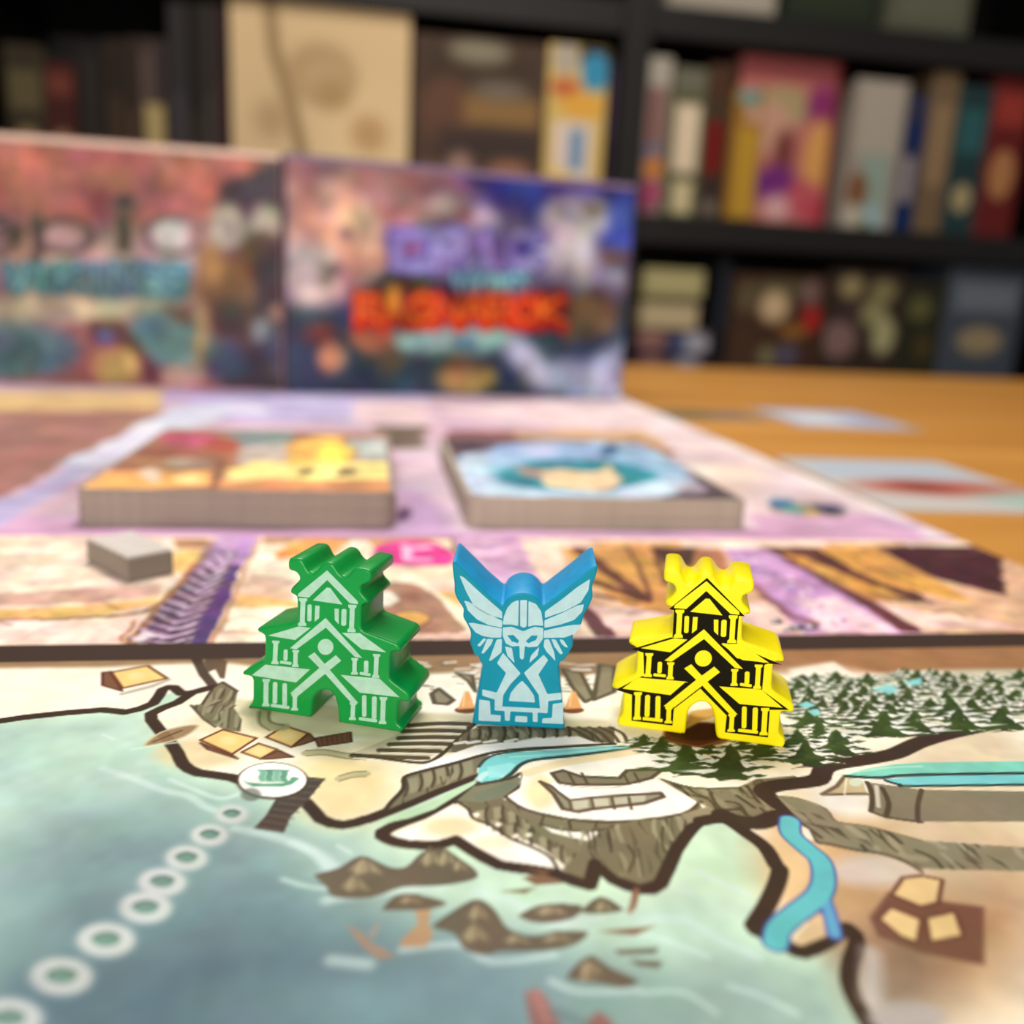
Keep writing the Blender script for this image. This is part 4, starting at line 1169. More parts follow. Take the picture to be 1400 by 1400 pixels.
k_face = Face(on_z([(645.5, 990.5)])[0], on_z([(772.0, 997.5)])[0])
valk = thing('winged_meeple', 'turquoise wooden meeple of a winged helmeted warrior with pale printed feathers', 'meeple', k_face.matrix())
WING = [(272, 1306), (268, 1284), (300, 1140), (338, 915), (318, 885), (312, 862), (280, 846), (268, 806), (252, 768), (262, 706), (236, 646), (205, 598), (214, 545), (172, 488), (150, 436), (152, 386), (142, 310), (135, 236), (152, 224),
        (250, 318), (360, 430), (472, 524), (492, 478), (540, 446), (600, 434), (662, 444), (708, 478), (736, 522), (850, 436), (960, 350), (1062, 264), (1096, 254), (1092, 310), (1058, 396), (1066, 466), (1034, 540), (1000, 592), (994, 640), (930, 716), (936, 784),
        (908, 836), (880, 878), (848, 896), (838, 925), (860, 1120), (880, 1322), (868, 1340)]
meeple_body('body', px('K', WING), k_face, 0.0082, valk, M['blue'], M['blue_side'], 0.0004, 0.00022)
VALK_INK = [
    ('printed_feather', [(185, 322), (215, 335), (340, 452), (465, 560), (468, 606), (370, 580), (285, 535), (225, 420)]),
    ('printed_feather', [(215, 488), (245, 495), (360, 566), (468, 622), (465, 666), (380, 650), (300, 612), (240, 552)]),
    ('printed_feather', [(243, 636), (275, 635), (465, 672), (460, 732), (400, 732), (340, 722), (290, 697)]),
    ('printed_feather', [(300, 786), (345, 735), (363, 742), (322, 790)]), ('printed_feather', [(328, 836), (368, 740), (408, 742), (395, 776), (345, 836)]),
    ('printed_feather', [(378, 886), (430, 745), (465, 740), (462, 830), (395, 882)]),
    ('printed_feather', [(1046, 345), (1035, 420), (985, 500), (880, 556), (748, 603), (748, 560), (860, 480), (960, 400)]),
    ('printed_feather', [(1006, 512), (995, 560), (940, 616), (850, 646), (745, 668), (745, 618), (860, 570), (960, 520)]),
    ('printed_feather', [(992, 645), (945, 706), (880, 731), (740, 734), (742, 686), (830, 666), (930, 648)]),
    ('printed_feather', [(745, 745), (775, 742), (810, 830), (818, 886), (760, 826), (740, 790)]), ('printed_feather', [(790, 742), (820, 745), (868, 836), (850, 843), (810, 790)]),
    ('printed_feather', [(845, 742), (870, 748), (901, 796), (885, 796), (855, 770)]),
    ('printed_helmet_panel', [(470, 646), (478, 590), (500, 536), (530, 502), (570, 484), (576, 490), (572, 656), (530, 646)]),
    ('printed_helmet_ridge', [(585, 484), (631, 484), (628, 656), (608, 668), (585, 656)]),
    ('printed_helmet_panel', [(640, 490), (690, 510), (724, 560), (738, 654), (680, 650), (638, 660)]),
    ('printed_mask', [(470, 665), (530, 660), (605, 690), (680, 660), (738, 668), (735, 740), (700, 790), (640, 796), (616, 786), (609, 868), (596, 878), (583, 866), (580, 786), (530, 790), (490, 770), (470, 720)]),
    ('printed_cheek', [(485, 790), (530, 800), (548, 900), (500, 850)]), ('printed_cheek', [(712, 792), (700, 850), (645, 900), (656, 850)]),
    ('printed_sash', [(432, 900), (472, 832), (588, 968), (520, 1040), (474, 1110), (466, 1190), (416, 1186), (418, 1140), (335, 1115), (335, 1073), (430, 1095), (492, 965)]),
    ('printed_sash', [(770, 880), (740, 845), (610, 965), (660, 1040), (708, 1110), (716, 1200), (768, 1204), (770, 1150), (858, 1140), (855, 1095), (765, 1105), (705, 975)]),
    ('printed_belt', [(416, 1184), (768, 1202), (765, 1231), (700, 1226), (700, 1289), (668, 1286), (668, 1226), (520, 1218), (516, 1281), (485, 1280), (482, 1216), (416, 1212)]),
    ('printed_dome', [(598, 1016), (640, 1060), (676, 1114), (683, 1160), (510, 1150), (522, 1098), (560, 1050)]),
    ('printed_corner', [(315, 1140), (385, 1150), (390, 1240), (458, 1245), (455, 1286), (310, 1280)]),
    ('printed_corner', [(800, 1170), (868, 1160), (870, 1302), (728, 1296), (732, 1265), (795, 1262)]), ('printed_tile', [(553, 1248), (632, 1252), (632, 1291), (550, 1286)]),
]
for nm, pts in VALK_INK:
    o = ink(nm, px('K', pts), k_face, valk, M['ice'], r=0.00012)
    if nm == 'printed_mask':
        mask = o
for pts in ([(500, 716), (540, 714), (576, 750), (570, 768), (530, 756)], [(622, 756), (660, 718), (700, 718), (690, 746), (640, 768)]):
    ink('printed_eye', px('K', pts), k_face, mask, M['blue'], 0.00008)

# ------------------------------------------------------------------ grey block
bc, br = on_z([(175, 797)])[0], on_z([(237, 784)])[0]
b_dir = math.atan2(br[1] - bc[1], br[0] - bc[0])
block = thing('grey_block', 'small grey wooden block with a pale ridged top on the mat', 'game piece', Matrix.Translation((bc[0], bc[1], 0)) @ Matrix.Rotation(b_dir, 4, 'Z'))
bevel(obj('body', box_mesh('body', (0, 0, 0), (0.0086, 0.016, 0.0043)), M['block'], block), 0.0003)
ridge_me = None
for k in range(6):
    y0 = 0.0007 + 0.0025 * k
    if ridge_me is None:
        prof = [(0.0, 0.0)] + [(0.0015 * t / 6, 0.0008 * math.sin(math.pi * t / 6)) for t in range(1, 6)] + [(0.0015, 0.0)]
        bm = bmesh.new()
        a = [bm.verts.new((0.0003, q[0], q[1])) for q in prof]
        b = [bm.verts.new((0.0083, q[0], q[1])) for q in prof]
        for i in range(len(prof)):
            j = (i + 1) % len(prof)
            bm.faces.new((a[i], a[j], b[j], b[i]))
        bm.faces.new(a)
        bm.faces.new(list(reversed(b)))
        bmesh.ops.recalc_face_normals(bm, faces=bm.faces)
        ridge_me = bpy.data.meshes.new('ridge')
        bm.to_mesh(ridge_me)
        bm.free()
    obj('ridge', ridge_me, M['block_top'], block, Matrix.Translation((0, y0, 0.0042)))


# ------------------------------------------------------------------ cards
def card_outline(w, d, r=0.0028):
    out = []
    for cx, cy, a0 in ((w - r, r, -90), (w - r, d - r, 0), (r, d - r, 90), (r, r, 180)):
        for k in range(4):
            a = math.radians(a0 + 30 * k)
            out.append((cx + r * math.cos(a), cy + r * math.sin(a)))
    return out


CT = 0.00042


def deck(x0, y0, w, d, n, edge, paint, top_label, under_label, group, jit, thick=CT):
    me = prism_mesh('card', card_outline(w, d), 0.0, thick * 0.998)
    me.materials.append(edge)
    for k in range(n):
        m = Matrix.Translation((x0 + random.uniform(-jit, jit), y0 + random.uniform(-jit, jit), k * thick)) @ Matrix.Rotation(random.uniform(-.004, .004), 4, 'Z')
        if k < n - 1:
            tag(obj('playing_card', me, None, None, m), under_label, 'card', group)
        else:
            m = Matrix.Translation((x0, y0, k * thick))
            t = thing('playing_card', top_label, 'card', m, group)
            obj('card_stock', me, None, t)
            zt = (k + .998) * thick
            s = Sheet(spaced(0.0012, w - 0.0012, 0.0006), spaced(0.0012, d - 0.0012, 0.0008), (90, 76, 84), lambda p: on_z(p, zt)[:, :2] - np.array([[x0, y0]]))
            paint(s)
            s.warp(.0014, .008, 4)
            s.grain(.14, .007, 6)
            obj('card_face', s.mesh('card_face', thick * .998 + .00003), M['print_gloss'], t)


def paint_blue(s):
    s.frame = 'P6'
    s.img[:] = (86, 72, 82)
    s.ell((640, 235), 470, 125, (168, 158, 178), .9, 30)
    s.ell((640, 235), 430, 112, (156, 192, 222), 1, 24)
    s.ell((560, 160), 260, 34, (150, 180, 220), 1, 16)
    s.line([(260, 180), (220, 250), (330, 310), (560, 338), (860, 328), (1040, 270)], 34, (192, 214, 236), .9, 16, None, 3)
    s.ell((640, 250), 300, 62, (50, 136, 154), 1, 20)
    s.ell((500, 155), 90, 20, (190, 196, 226), .8, 14)
    s.ell((770, 155), 40, 22, (60, 90, 130), .9, 12)
    s.poly([(400, 215), (520, 235), (560, 225), (720, 240), (760, 205), (800, 300), (560, 300), (500, 260)], (232, 206, 166), 1, 12, None, 3)
    s.poly([(400, 215), (500, 230), (520, 265), (430, 245)], (176, 146, 130), .9, 12)
    s.ell((1090, 300), 60, 20, (196, 184, 204), .8, 14)


def paint_warm(s):
    s.frame = 'P5'
    s.img[:] = (172, 118, 92)
    s.poly([(0, 200), (560, 190), (560, 380), (-200, 400)], (150, 108, 86), .9, 20)
    s.ell((400, 235), 140, 36, (196, 92, 122), 1, 24)
    s.ell((560, 265), 110, 34, (170, 84, 72), .95, 20)
    s.ell((300, 290), 140, 40, (150, 92, 78), .8, 20)
    s.ell((400, 340), 110, 24, (156, 140, 126), .9, 18)
    s.poly([(-200, 385), (520, 375), (500, 450), (-200, 480)], (234, 176, 108), 1, 14)
    s.ell((230, 400), 50, 34, (244, 224, 206), .9, 16)
    s.ell((400, 415), 70, 22, (246, 208, 150), .9, 14)
    s.poly([(560, 200), (900, 180), (860, 260), (640, 270)], (120, 142, 140), .95, 16)
    s.poly([(640, 270), (860, 250), (850, 340), (600, 350)], (196, 184, 176), .95, 18)
    s.poly([(580, 370), (700, 330), (880, 345), (1330, 335), (1330, 420), (580, 425)], (246, 230, 148), 1, 16)
    s.poly([(850, 270), (960, 220), (1100, 230), (1160, 340), (850, 350)], (244, 196, 104), 1, 16)
    s.ell((1070, 300), 70, 44, (252, 232, 96), 1, 20)
    s.poly([(1120, 235), (1300, 230), (1320, 330), (1180, 330)], (188, 200, 196), 1, 16)
    s.ell((930, 382), 40, 20, (106, 74, 66), .95, 14)
    s.ell((1105, 385), 42, 20, (106, 74, 66), .95, 14)
    s.ell((1015, 380), 30, 18, (248, 226, 140), .9, 10)
    s.poly([(560, 420), (1330, 420), (1330, 470), (540, 470)], (214, 150, 104), .9, 12)
    s.line([(545, 340), (535, 460)], 22, (120, 84, 66), .9, 10)


random.seed(21)
deck(0.0222, 0.1935, 0.0676, 0.0885, 17, M['card_edge'], paint_blue, 'top card of the pale edged deck, blue oval picture framed in dark plum',
     'card with a pale grey edge in the deck under the blue oval picture', 'cards of the pale edged deck', 0.00005)
deck(-0.0615, 0.1925, 0.0672, 0.0875, 19, M['card_edge_dark'], paint_warm, 'top card of the taupe edged deck, orange and yellow village picture',
     'card with a taupe edge in the deck under the orange village picture', 'cards of the taupe edged deck', 0.00012)


def table_card(x, y, w, d, rot, label, paint, z=-0.002):
    m = Matrix.Translation((x, y, z)) @ Matrix.Rotation(rot, 4, 'Z')
    t = thing('playing_card', label, 'card', m, 'loose cards on the table beside the mat')
    obj('card_stock', prism_mesh('card_stock', card_outline(w, d), 0.0, 0.0005), M['card_edge'], t)
    s = Sheet(spaced(.001, w - .001, .0009), spaced(.001, d - .001, .0012), (190, 194, 208), lambda p: np.asarray(p, float))
    paint(s)
    obj('card_face', s.mesh('card_face', .00055), M['print_gloss'], t)


def p_pale(s):
    w, d = s.U[-1], s.V[-1]
    s.img[:] = (150, 140, 140)
    s.rect(.004, .004, w - .004, d - .004, (184, 190, 210), 1, .002)
    s.ell((w * .4, d * .45), w * .26, d * .3, (214, 220, 232), 1, .008)
    s.ell((w * .75, d * .4), w * .2, d * .25, (166, 172, 206), 1, .008)


def p_olive(s):
    w, d = s.U[-1], s.V[-1]
    s.img[:] = (128, 104, 74)
    s.ell((w * .3, d * .5), w * .25, d * .3, (100, 96, 66), 1, .006)
    s.ell((w * .75, d * .5), w * .22, d * .3, (140, 118, 110), 1, .006)


def p_red(s):
    w, d = s.U[-1], s.V[-1]
    s.img[:] = (196, 192, 190)
    s.rect(.004, d * .55, w - .004, d - .004, (178, 190, 204), 1, .004)
    s.ell((w * .55, d * .4), w * .42, d * .13, (176, 84, 66), 1, .008)
    s.ell((w * .45, d * .42), w * .12, d * .08, (130, 52, 44), 1, .006)
    s.ell((w * .85, d * .2), w * .24, d * .12, (160, 188, 180), 1, .008)


table_card(0.205, 0.397, 0.066, 0.075, math.radians(-4), 'pale blue grey card lying face up on the orange table', p_pale)
table_card(0.146, 0.410, 0.055, 0.042, math.radians(3), 'dark olive brown card lying by the mat edge', p_olive)
table_card(0.1465, 0.222, 0.067, 0.085, math.radians(-2), 'card with a red band and pale blue top beside the mat', p_red)

# ------------------------------------------------------------------ stroke letters for printed titles
GLY = {'E': [[(1, 0), (0, 0), (0, 1), (1, 1)], [(0, .5), (.8, .5)]], 'P': [[(0, 1), (0, 0), (.8, 0), (1, .25), (.8, .5), (0, .5)]], 'I': [[(.5, 0), (.5, 1)]],
       'C': [[(1, .15), (.7, 0), (.3, 0), (0, .3), (0, .7), (.3, 1), (.7, 1), (1, .85)]], 'V': [[(0, 0), (.5, 1), (1, 0)]], 'K': [[(0, 0), (0, 1)], [(1, 0), (0, .55), (1, 1)]],
       'N': [[(0, 1), (0, 0), (1, 1), (1, 0)]], 'G': [[(1, .15), (.7, 0), (.3, 0), (0, .3), (0, .7), (.3, 1), (.8, 1), (1, .8), (1, .55), (.6, .55)]],
       'S': [[(1, .1), (.3, 0), (0, .25), (1, .75), (.7, 1), (0, .9)]], 'R': [[(0, 1), (0, 0), (.8, 0), (1, .25), (.8, .5), (0, .5), (1, 1)]], 'A': [[(0, 1), (.5, 0), (1, 1)], [(.25, .65), (.75, .65)]],
       'O': [[(.5, 0), (.1, .2), (0, .5), (.1, .8), (.5, 1), (.9, .8), (1, .5), (.9, .2), (.5, 0)]], 'T': [[(0, 0), (1, 0)], [(.5, 0), (.5, 1)]], 'Y': [[(0, 0), (.5, .5), (1, 0)], [(.5, .5), (.5, 1)]]}


def letters(s, text, x0, y0, x1, y1, w, col, tilt=0.0, gap=0.25, a=1.0, soft=2.0):
    n = len(text)
    cw = (x1 - x0) / (n + gap * (n - 1))
    for i, ch in enumerate(text):
        bx = x0 + i * cw * (1 + gap)
        for st in GLY[ch]:
            s.line([(bx + cw * u, y0 + (y1 - y0) * v + tilt * (bx + cw * u - x0)) for u, v in st], w, col, a, soft)


# ------------------------------------------------------------------ the two game boxes
BH = 0.114


def paint_right_box(s):
    s.frame = 'BX'
    s.img[:] = (118, 104, 132)
    s.poly([(0, 40), (760, 60), (760, 180), (0, 170)], (156, 118, 118), 1, 30)
    s.poly([(640, 60), (1400, 60), (1400, 460), (1050, 330), (820, 240)], (58, 58, 146), 1, 50)
    s.ell((240, 330), 230, 200, (244, 190, 160), 1, 70)
    s.ell((110, 470), 120, 130, (244, 218, 216), .95, 50)
    s.ell((330, 300), 90, 90, (252, 214, 170), .9, 40)
    s.ell((130, 190), 90, 40, (186, 136, 122), .8, 30)
    s.ell((480, 230), 120, 60, (190, 130, 118), .8, 40)
    s.ell((600, 215), 80, 36, (224, 200, 204), .95, 22)
    s.ell((770, 270), 56, 44, (206, 192, 218), .95, 22)
    s.ell((680, 260), 40, 24, (160, 90, 92), .8, 16)
    s.poly([(400, 300), (1000, 290), (1000, 480), (560, 500), (420, 460)], (140, 134, 196), .9, 30)
    s.poly([(20, 600), (240, 590), (420, 460), (620, 480), (900, 560), (1290, 560), (1300, 960), (20, 960)], (56, 70, 92), 1, 24)
    s.poly([(300, 560), (420, 450), (560, 480), (560, 560)], (74, 58, 40), .95, 24)
    s.ell((640, 712), 250, 48, (168, 214, 212), 1, 24)
    s.poly([(820, 760), (900, 700), (1000, 790), (1150, 790), (1300, 690), (1330, 960), (960, 900)], (186, 196, 232), 1, 26)
    s.ell((1100, 265), 130, 84, (206, 202, 216), 1, 30)
    s.ell((1060, 390), 110, 84, (222, 212, 228), 1, 34)
    s.ell((1170, 225), 40, 30, (150, 140, 130), .9, 16)
    s.ell((1040, 230), 30, 24, (150, 146, 150), .8, 16)
    s.ell((1180, 480), 100, 50, (190, 184, 214), .95, 26)
    s.ell((1270, 300), 50, 130, (70, 100, 190), .85, 30)
    s.poly([(1060, 560), (1200, 520), (1250, 600), (1240, 680), (1060, 720)], (124, 96, 74), 1, 24)
    s.ell((1250, 410), 60, 30, (110, 76, 74), .9, 18)
    for c, r in (((250, 322), 34), ((205, 460), 36), ((170, 500), 26)):
        s.ell(c, r, r * .8, (150, 128, 132), .9, 14)
    s.ell((150, 690), 64, 46, (116, 70, 64), .95, 20)
    s.ell((200, 775), 52, 48, (230, 164, 128), .95, 20)
    s.ell((350, 705), 80, 50, (200, 116, 92), .95, 22)
    s.ell((420, 790), 50, 60, (110, 86, 70), .9, 20)
    s.ell((690, 850), 110, 62, (186, 150, 92), 1, 22)
    s.ell((690, 800), 90, 26, (100, 70, 60), .9, 16)
    s.ell((690, 722), 40, 24, (84, 140, 190), .9, 14)
    letters(s, 'EPIC', 440, 325, 960, 440, 62, (94, 88, 176), 0, .3)
    letters(s, 'EPIC', 440, 325, 960, 440, 40, (160, 154, 222), 0, .3)
    s.ell((495, 375), 30, 24, (150, 70, 100), .7, 12)
    s.ell((905, 375), 36, 22, (60, 50, 150), .8, 10)
    letters(s, 'VIKINGS', 650, 470, 925, 545, 30, (52, 96, 128), .02, .35)
    letters(s, 'VIKINGS', 650, 470, 925, 545, 17, (138, 204, 214), .02, .35)
    s.poly([(280, 530), (1060, 520), (1060, 690), (860, 640), (440, 650), (290, 680)], (120, 26, 24), .75, 22)
    letters(s, 'RAGNAROK', 300, 560, 1050, 660, 46, (206, 40, 20), 0, .25)
    letters(s, 'RAGNAROK', 300, 555, 1050, 640, 14, (246, 140, 54), 0, .25, .8)
    s.ell((430, 560), 30, 50, (240, 176, 60), .85, 16)


def paint_left_box(s):
    s.frame = 'BL'
    s.img[:] = (176, 112, 104)
    s.poly([(-1200, 90), (900, 90), (560, 480), (-1200, 470)], (196, 118, 104), 1, 60)
    s.poly([(-1200, 240), (420, 230), (300, 480), (-1200, 480)], (158, 92, 88), .8, 60)
    s.ell((120, 640), 420, 160, (196, 180, 172), .95, 60)
    s.ell((-400, 600), 420, 160, (186, 150, 140), .95, 80)
    s.ell((60, 880), 460, 70, (206, 202, 168), 1, 40)
    s.ell((-600, 900), 460, 90, (180, 170, 150), 1, 40)
    s.ell((340, 1040), 220, 150, (108, 152, 164), 1, 40)
    s.ell((-500, 1100), 400, 150, (96, 130, 140), 1, 40)
    s.poly([(600, 250), (700, 220), (900, 150), (1000, 150), (1000, 1400), (620, 1400), (560, 600)], (72, 56, 68), 1, 26)
    s.poly([(880, 150), (1000, 150), (1000, 900), (900, 900)], (62, 40, 42), 1, 14)
    s.ell((630, 480), 90, 120, (226, 216, 190), 1, 34)
    s.ell((820, 460), 90, 86, (206, 196, 190), 1, 30)
    s.ell((800, 560), 70, 70, (84, 60, 56), .9, 30)
    s.poly([(500, 580), (620, 600), (760, 540), (770, 900), (720, 1090), (560, 1010), (500, 850)], (122, 82, 60), 1, 28)
    s.ell((550, 670), 60, 110, (190, 134, 88), 1, 30)
    s.ell((650, 960), 100, 120, (76, 56, 56), .95, 40)
    s.line([(500, 900), (500, 1200)], 70, (176, 148, 104), .95, 24)
    s.ell((620, 1160), 110, 110, (72, 90, 112), .95, 40)
    s.ell((880, 910), 44, 44, (186, 130, 128), .95, 20)
    s.ell((800, 1000), 50, 60, (140, 140, 146), .9, 20)
    s.ell((890, 1120), 80, 130, (84, 84, 104), .9, 40)
    s.poly([(280, 870), (460, 860), (450, 980), (380, 960)], (108, 82, 64), .95, 26)
    s.poly([(-60, 950), (100, 950), (320, 1220), (300, 1280), (200, 1260), (90, 1110), (-60, 1060)], (108, 62, 70), 1, 22)
    s.ell((70, 1180), 120, 90, (206, 166, 104), 1, 30)
    s.ell((20, 1030), 40, 40, (96, 110, 170), .9, 18)
    s.ell((400, 1230), 110, 60, (206, 176, 160), .95, 30)
    g = (92, 76, 76)
    s.line([(105, 440), (108, 590)], 64, g, 1, 10)
    s.ell((112, 365), 80, 52, (126, 104, 102), 1, 14)
    s.ell((118, 352), 44, 28, (66, 50, 52), 1, 12)
    s.ell((355, 520), 150, 100, (88, 72, 74), 1, 14)
    s.ell((362, 522), 116, 76, (206, 196, 200), 1, 22)
    s.poly([(430, 440), (560, 440), (540, 560), (430, 545)], (176, 128, 122), .9, 20)
    for x0 in (-330, -700):
        s.ell((x0 + 140, 520), 150, 100, g, 1, 14)
        s.ell((x0 + 145, 522), 100, 62, (190, 160, 156), 1, 18)
    s.line([(-330, 440), (-330, 740)], 64, g, 1, 10)
    s.line([(-690, 520), (-420, 520)], 34, g, 1, 10)
    s.poly([(-520, 660), (450, 650), (440, 800), (380, 850), (-520, 800)], (92, 138, 152), .8, 20)
    letters(s, 'VIKINGS', -480, 670, 420, 800, 66, (72, 128, 146), .01, .35)
    letters(s, 'VIKINGS', -480, 665, 420, 780, 22, (126, 176, 184), .01, .35)


def game_box(name, label, fc, length, depth, paint, side_mat, edge_col):
    t = thing(name, label, 'game box', fc.matrix(), 'game boxes standing on the mat')
    lid = bevel(obj('lid', box_mesh('lid', (0, 0, -depth * .72), (length, BH, 0)), side_mat, t), 0.0008, 2)
    bevel(obj('tray', box_mesh('tray', (0.001, 0.001, -depth), (length - 0.001, BH - 0.001, -depth * .72)), M['carton'], t), 0.0006, 1)
    s = Sheet(spaced(0.0008, length - 0.0008, 0.0006), spaced(0.0008, BH - 0.0008, 0.0006), (128, 110, 120), fc.uv)
    paint(s)
    s.warp(.0009, .010, len(label))
    s.img *= .86
    s.grain(.2, .012, len(label))
    i = (s.V > BH - 0.0032)
    s.img[i] = edge_col
    obj('cover_print', s.mesh('cover_print', 0.00005), M['print_gloss'], lid)
    return t


b_face = Face((-0.0420, 0.4578), (0.1384, 0.4778))
game_box('game_box', 'blue and peach game box with red fiery title lettering', b_face, b_face.len, 0.034, paint_right_box, plain('indigo_box_paper', (62, 58, 110), 0.5), (140, 116, 134))
l_face = Face((-0.2225, 0.4600), (-0.0435, 0.4600))
game_box('game_box', 'salmon sky game box with grey title and blond warrior by a cliff', l_face, l_face.len, 0.044, paint_left_box, plain('salmon_box_paper', (176, 130, 118), 0.5), (214, 196, 178))

# ------------------------------------------------------------------ bookcase
SY, SD = 1.60, 0.36
SZ = [-0.765, -0.51, -0.175, 0.162, 0.502, 0.86]
ST = 0.052
bk = thing('bookcase', 'tall dark brown bookcase full of game boxes behind the table', 'bookcase', Matrix.Translation((0, SY, 0)))
UP = [(-0.66, -0.61), (0.420, 0.470), (1.34, 1.39)]
for a, b in UP:
    bevel(obj('upright', box_mesh('upright', (a, 0, -0.757), (b, SD, 0.93)), M['bookcase'], bk), 0.002, 1)
for z in SZ[1:]:
    for (a, b) in ((UP[0][1], UP[1][0]), (UP[1][1], UP[2][0])):
        bevel(obj('shelf', box_mesh('shelf', (a, 0.002, z), (b, SD, z + ST)), M['bookcase'], bk), 0.002, 1)
obj('back_panel', box_mesh('back_panel', (UP[0][0], SD, -0.757), (UP[2][1], SD + 0.012, 0.93)), M['bookcase'], bk)
LVL = {'top': SZ[4] + ST, 'mid': SZ[3] + ST, 'low': SZ[2] + ST}


def spx(x, y, Y):
    return on_y([(x, y)], Y)[0]


def shelf_box(name, label, group, x0, x1, ytop, level, paint=None, base=(60, 52, 48), dy=0.015, depth=0.25, z0=None, side=None, cat='game box', z1=None, yref=None):
    """x0, x1, ytop: where the front shows in the photograph; it stands on the shelf."""
    Y = SY + dy
    zb = (LVL[level] if z0 is None else z0) + .0004
    yr = ytop + 40 if yref is None else yref
    xa, xb = spx(x0, yr, Y)[0] + .0008, spx(x1, yr, Y)[0] - .0008
    zt = spx((x0 + x1) / 2, ytop, Y)[2] if z1 is None else z1
    w, h = xb - xa, zt - zb
    t = thing(name, label, cat, Matrix(((1, 0, 0, xa), (0, 0, -1, Y), (0, 1, 0, zb), (0, 0, 0, 1))), group)
    bevel(obj('carton', box_mesh('carton', (0, 0, -depth), (w, h, 0)), plain('carton_paper', side or base, 0.6, .05, 40), t), 0.002, 1)
    n = max(8, int(w / .004))
    s = Sheet(spaced(.001, w - .001, w / n), spaced(.001, h - .001, .005), base, lambda p: np.asarray(p, float) * np.array([[w, h]]), soft=.004)
    if paint:
        for it in paint:
            k, a = it[0], it[1:]
            if k == 'r':        # x0 y0 x1 y1 colour, y from the top
                s.rect(a[0], 1 - a[1], a[2], 1 - a[3], a[4], 1, a[5] if len(a) > 5 else .03)
            elif k == 'e':
                s.ell((a[0], 1 - a[1]), a[2], a[3], a[4], 1, a[5] if len(a) > 5 else .05)
            elif k == 'l':
                s.line([(x, 1 - y) for x, y in a[0]], a[1], a[2], 1, .02)
    obj('front_print', s.mesh('front_print', .0004), M['print'], t)
    return t


GL, GR, GB, GT = 'boxes on the long shelf behind the game boxes', 'boxes on the shelf beside the upright', 'boxes on the lower shelf', 'boxes on the upper shelf'
# long shelf, from its far end to the upright
shelf_box('game_box', 'olive box at the far end of the long shelf', GL, 4, 60, 60, 'mid', [('r', .1, .2, .9, .5, (96, 88, 62)), ('e', .5, .75, .3, .12, (140, 120, 84))], (58, 52, 40))
shelf_box('game_box', 'dark red box beside the olive box on the long shelf', GL, 60, 104, 84, 'mid', [('r', .1, .1, .9, .3, (112, 60, 50)), ('e', .5, .7, .3, .1, (150, 120, 90))], (70, 34, 32))
shelf_box('game_box', 'charcoal box between the red and the brown box on the long shelf', GL, 104, 140, 58, 'mid', [('r', .2, .1, .8, .9, (48, 44, 42))], (36, 33, 32))
shelf_box('game_box', 'dark brown box beside a charcoal one on the long shelf', GL, 140, 170, 52, 'mid', [('r', .2, .4, .8, .9, (70, 56, 44))], (48, 40, 34))
shelf_box('game_box', 'narrow umber box with a lighter lower half on the long shelf', GL, 170, 188, 50, 'mid', [('r', .1, .5, .9, .95, (84, 66, 54))], (56, 46, 40))
shelf_box('game_box', 'taupe box behind a pale booklet on the long shelf', GL, 188, 228, 52, 'mid', [('r', .1, .1, .5, .8, (96, 80, 74)), ('r', .6, .05, .95, .4, (60, 54, 56))], (66, 56, 52))
shelf_box('booklet', 'short pale straw booklet leaning before the taupe box', GL, 198, 226, 142, 'mid', [('r', .1, .05, .9, .95, (180, 162, 112))], (160, 144, 102), dy=.002, depth=.010, cat='booklet')
shelf_box('game_box', 'tall slate grey box on the long shelf', GL, 229, 253, 2, 'mid', [('r', .2, .5, .8, .98, (72, 70, 74))], (56, 54, 56))
shelf_box('game_box', 'tall black box between two slate boxes', GL, 253, 277, 2, 'mid', [('r', .2, .6, .8, .98, (58, 52, 48))], (40, 36, 33))
shelf_box('game_box', 'tall narrow grey box beside a maroon one', GL, 277, 292, 2, 'mid', [('r', .2, .5, .8, .98, (78, 74, 70))], (60, 57, 54))
shelf_box('game_box', 'tall maroon box next to the pale parchment box', GL, 292, 312, 2, 'mid', [('r', .1, .4, .9, .9, (62, 40, 44))], (50, 36, 38))
shelf_box('game_box', 'large square parchment coloured box with faint map drawing', GL, 313, 562, 8, 'mid',
          [('e', .3, .5, .35, .5, (226, 200, 156), .3), ('e', .75, .75, .3, .3, (248, 220, 172), .2), ('l', [(.22, .02), (.24, .25), (.32, .5), (.38, .75), (.42, .98)], .07, (160, 134, 98)),
           ('e', .5, .36, .19, .16, (186, 156, 116)), ('e', .52, .38, .15, .12, (206, 178, 136)), ('e', .56, .46, .09, .08, (188, 158, 112)), ('e', .77, .66, .10, .10, (206, 168, 120)),
           ('e', .22, .62, .09, .1, (196, 168, 128)), ('r', .02, .88, .98, .98, (244, 214, 166), .05)], (234, 206, 160), side=(200, 174, 134))
shelf_box('game_box', 'brown game box with golden title and pale figures below', GL, 564, 747, 52, 'mid',
          [('r', .05, .05, .95, .3, (76, 62, 52), .1), ('e', .48, .08, .22, .07, (150, 144, 124)), ('e', .25, .45, .2, .2, (110, 80, 66)), ('r', .38, .34, .95, .52, (150, 118, 76), .04),
           ('e', .65, .30, .2, .05, (130, 122, 110)), ('r', .2, .55, .95, .74, (72, 60, 58), .06), ('e', .36, .80, .09, .1, (186, 150, 138)), ('e', .14, .86, .12, .08, (156, 112, 94)),
           ('e', .74, .80, .16, .07, (176, 124, 98)), ('e', .74, .90, .2, .06, (196, 180, 164)), ('e', .32, .94, .1, .04, (150, 90, 84))], (88, 70, 60), yref=150)
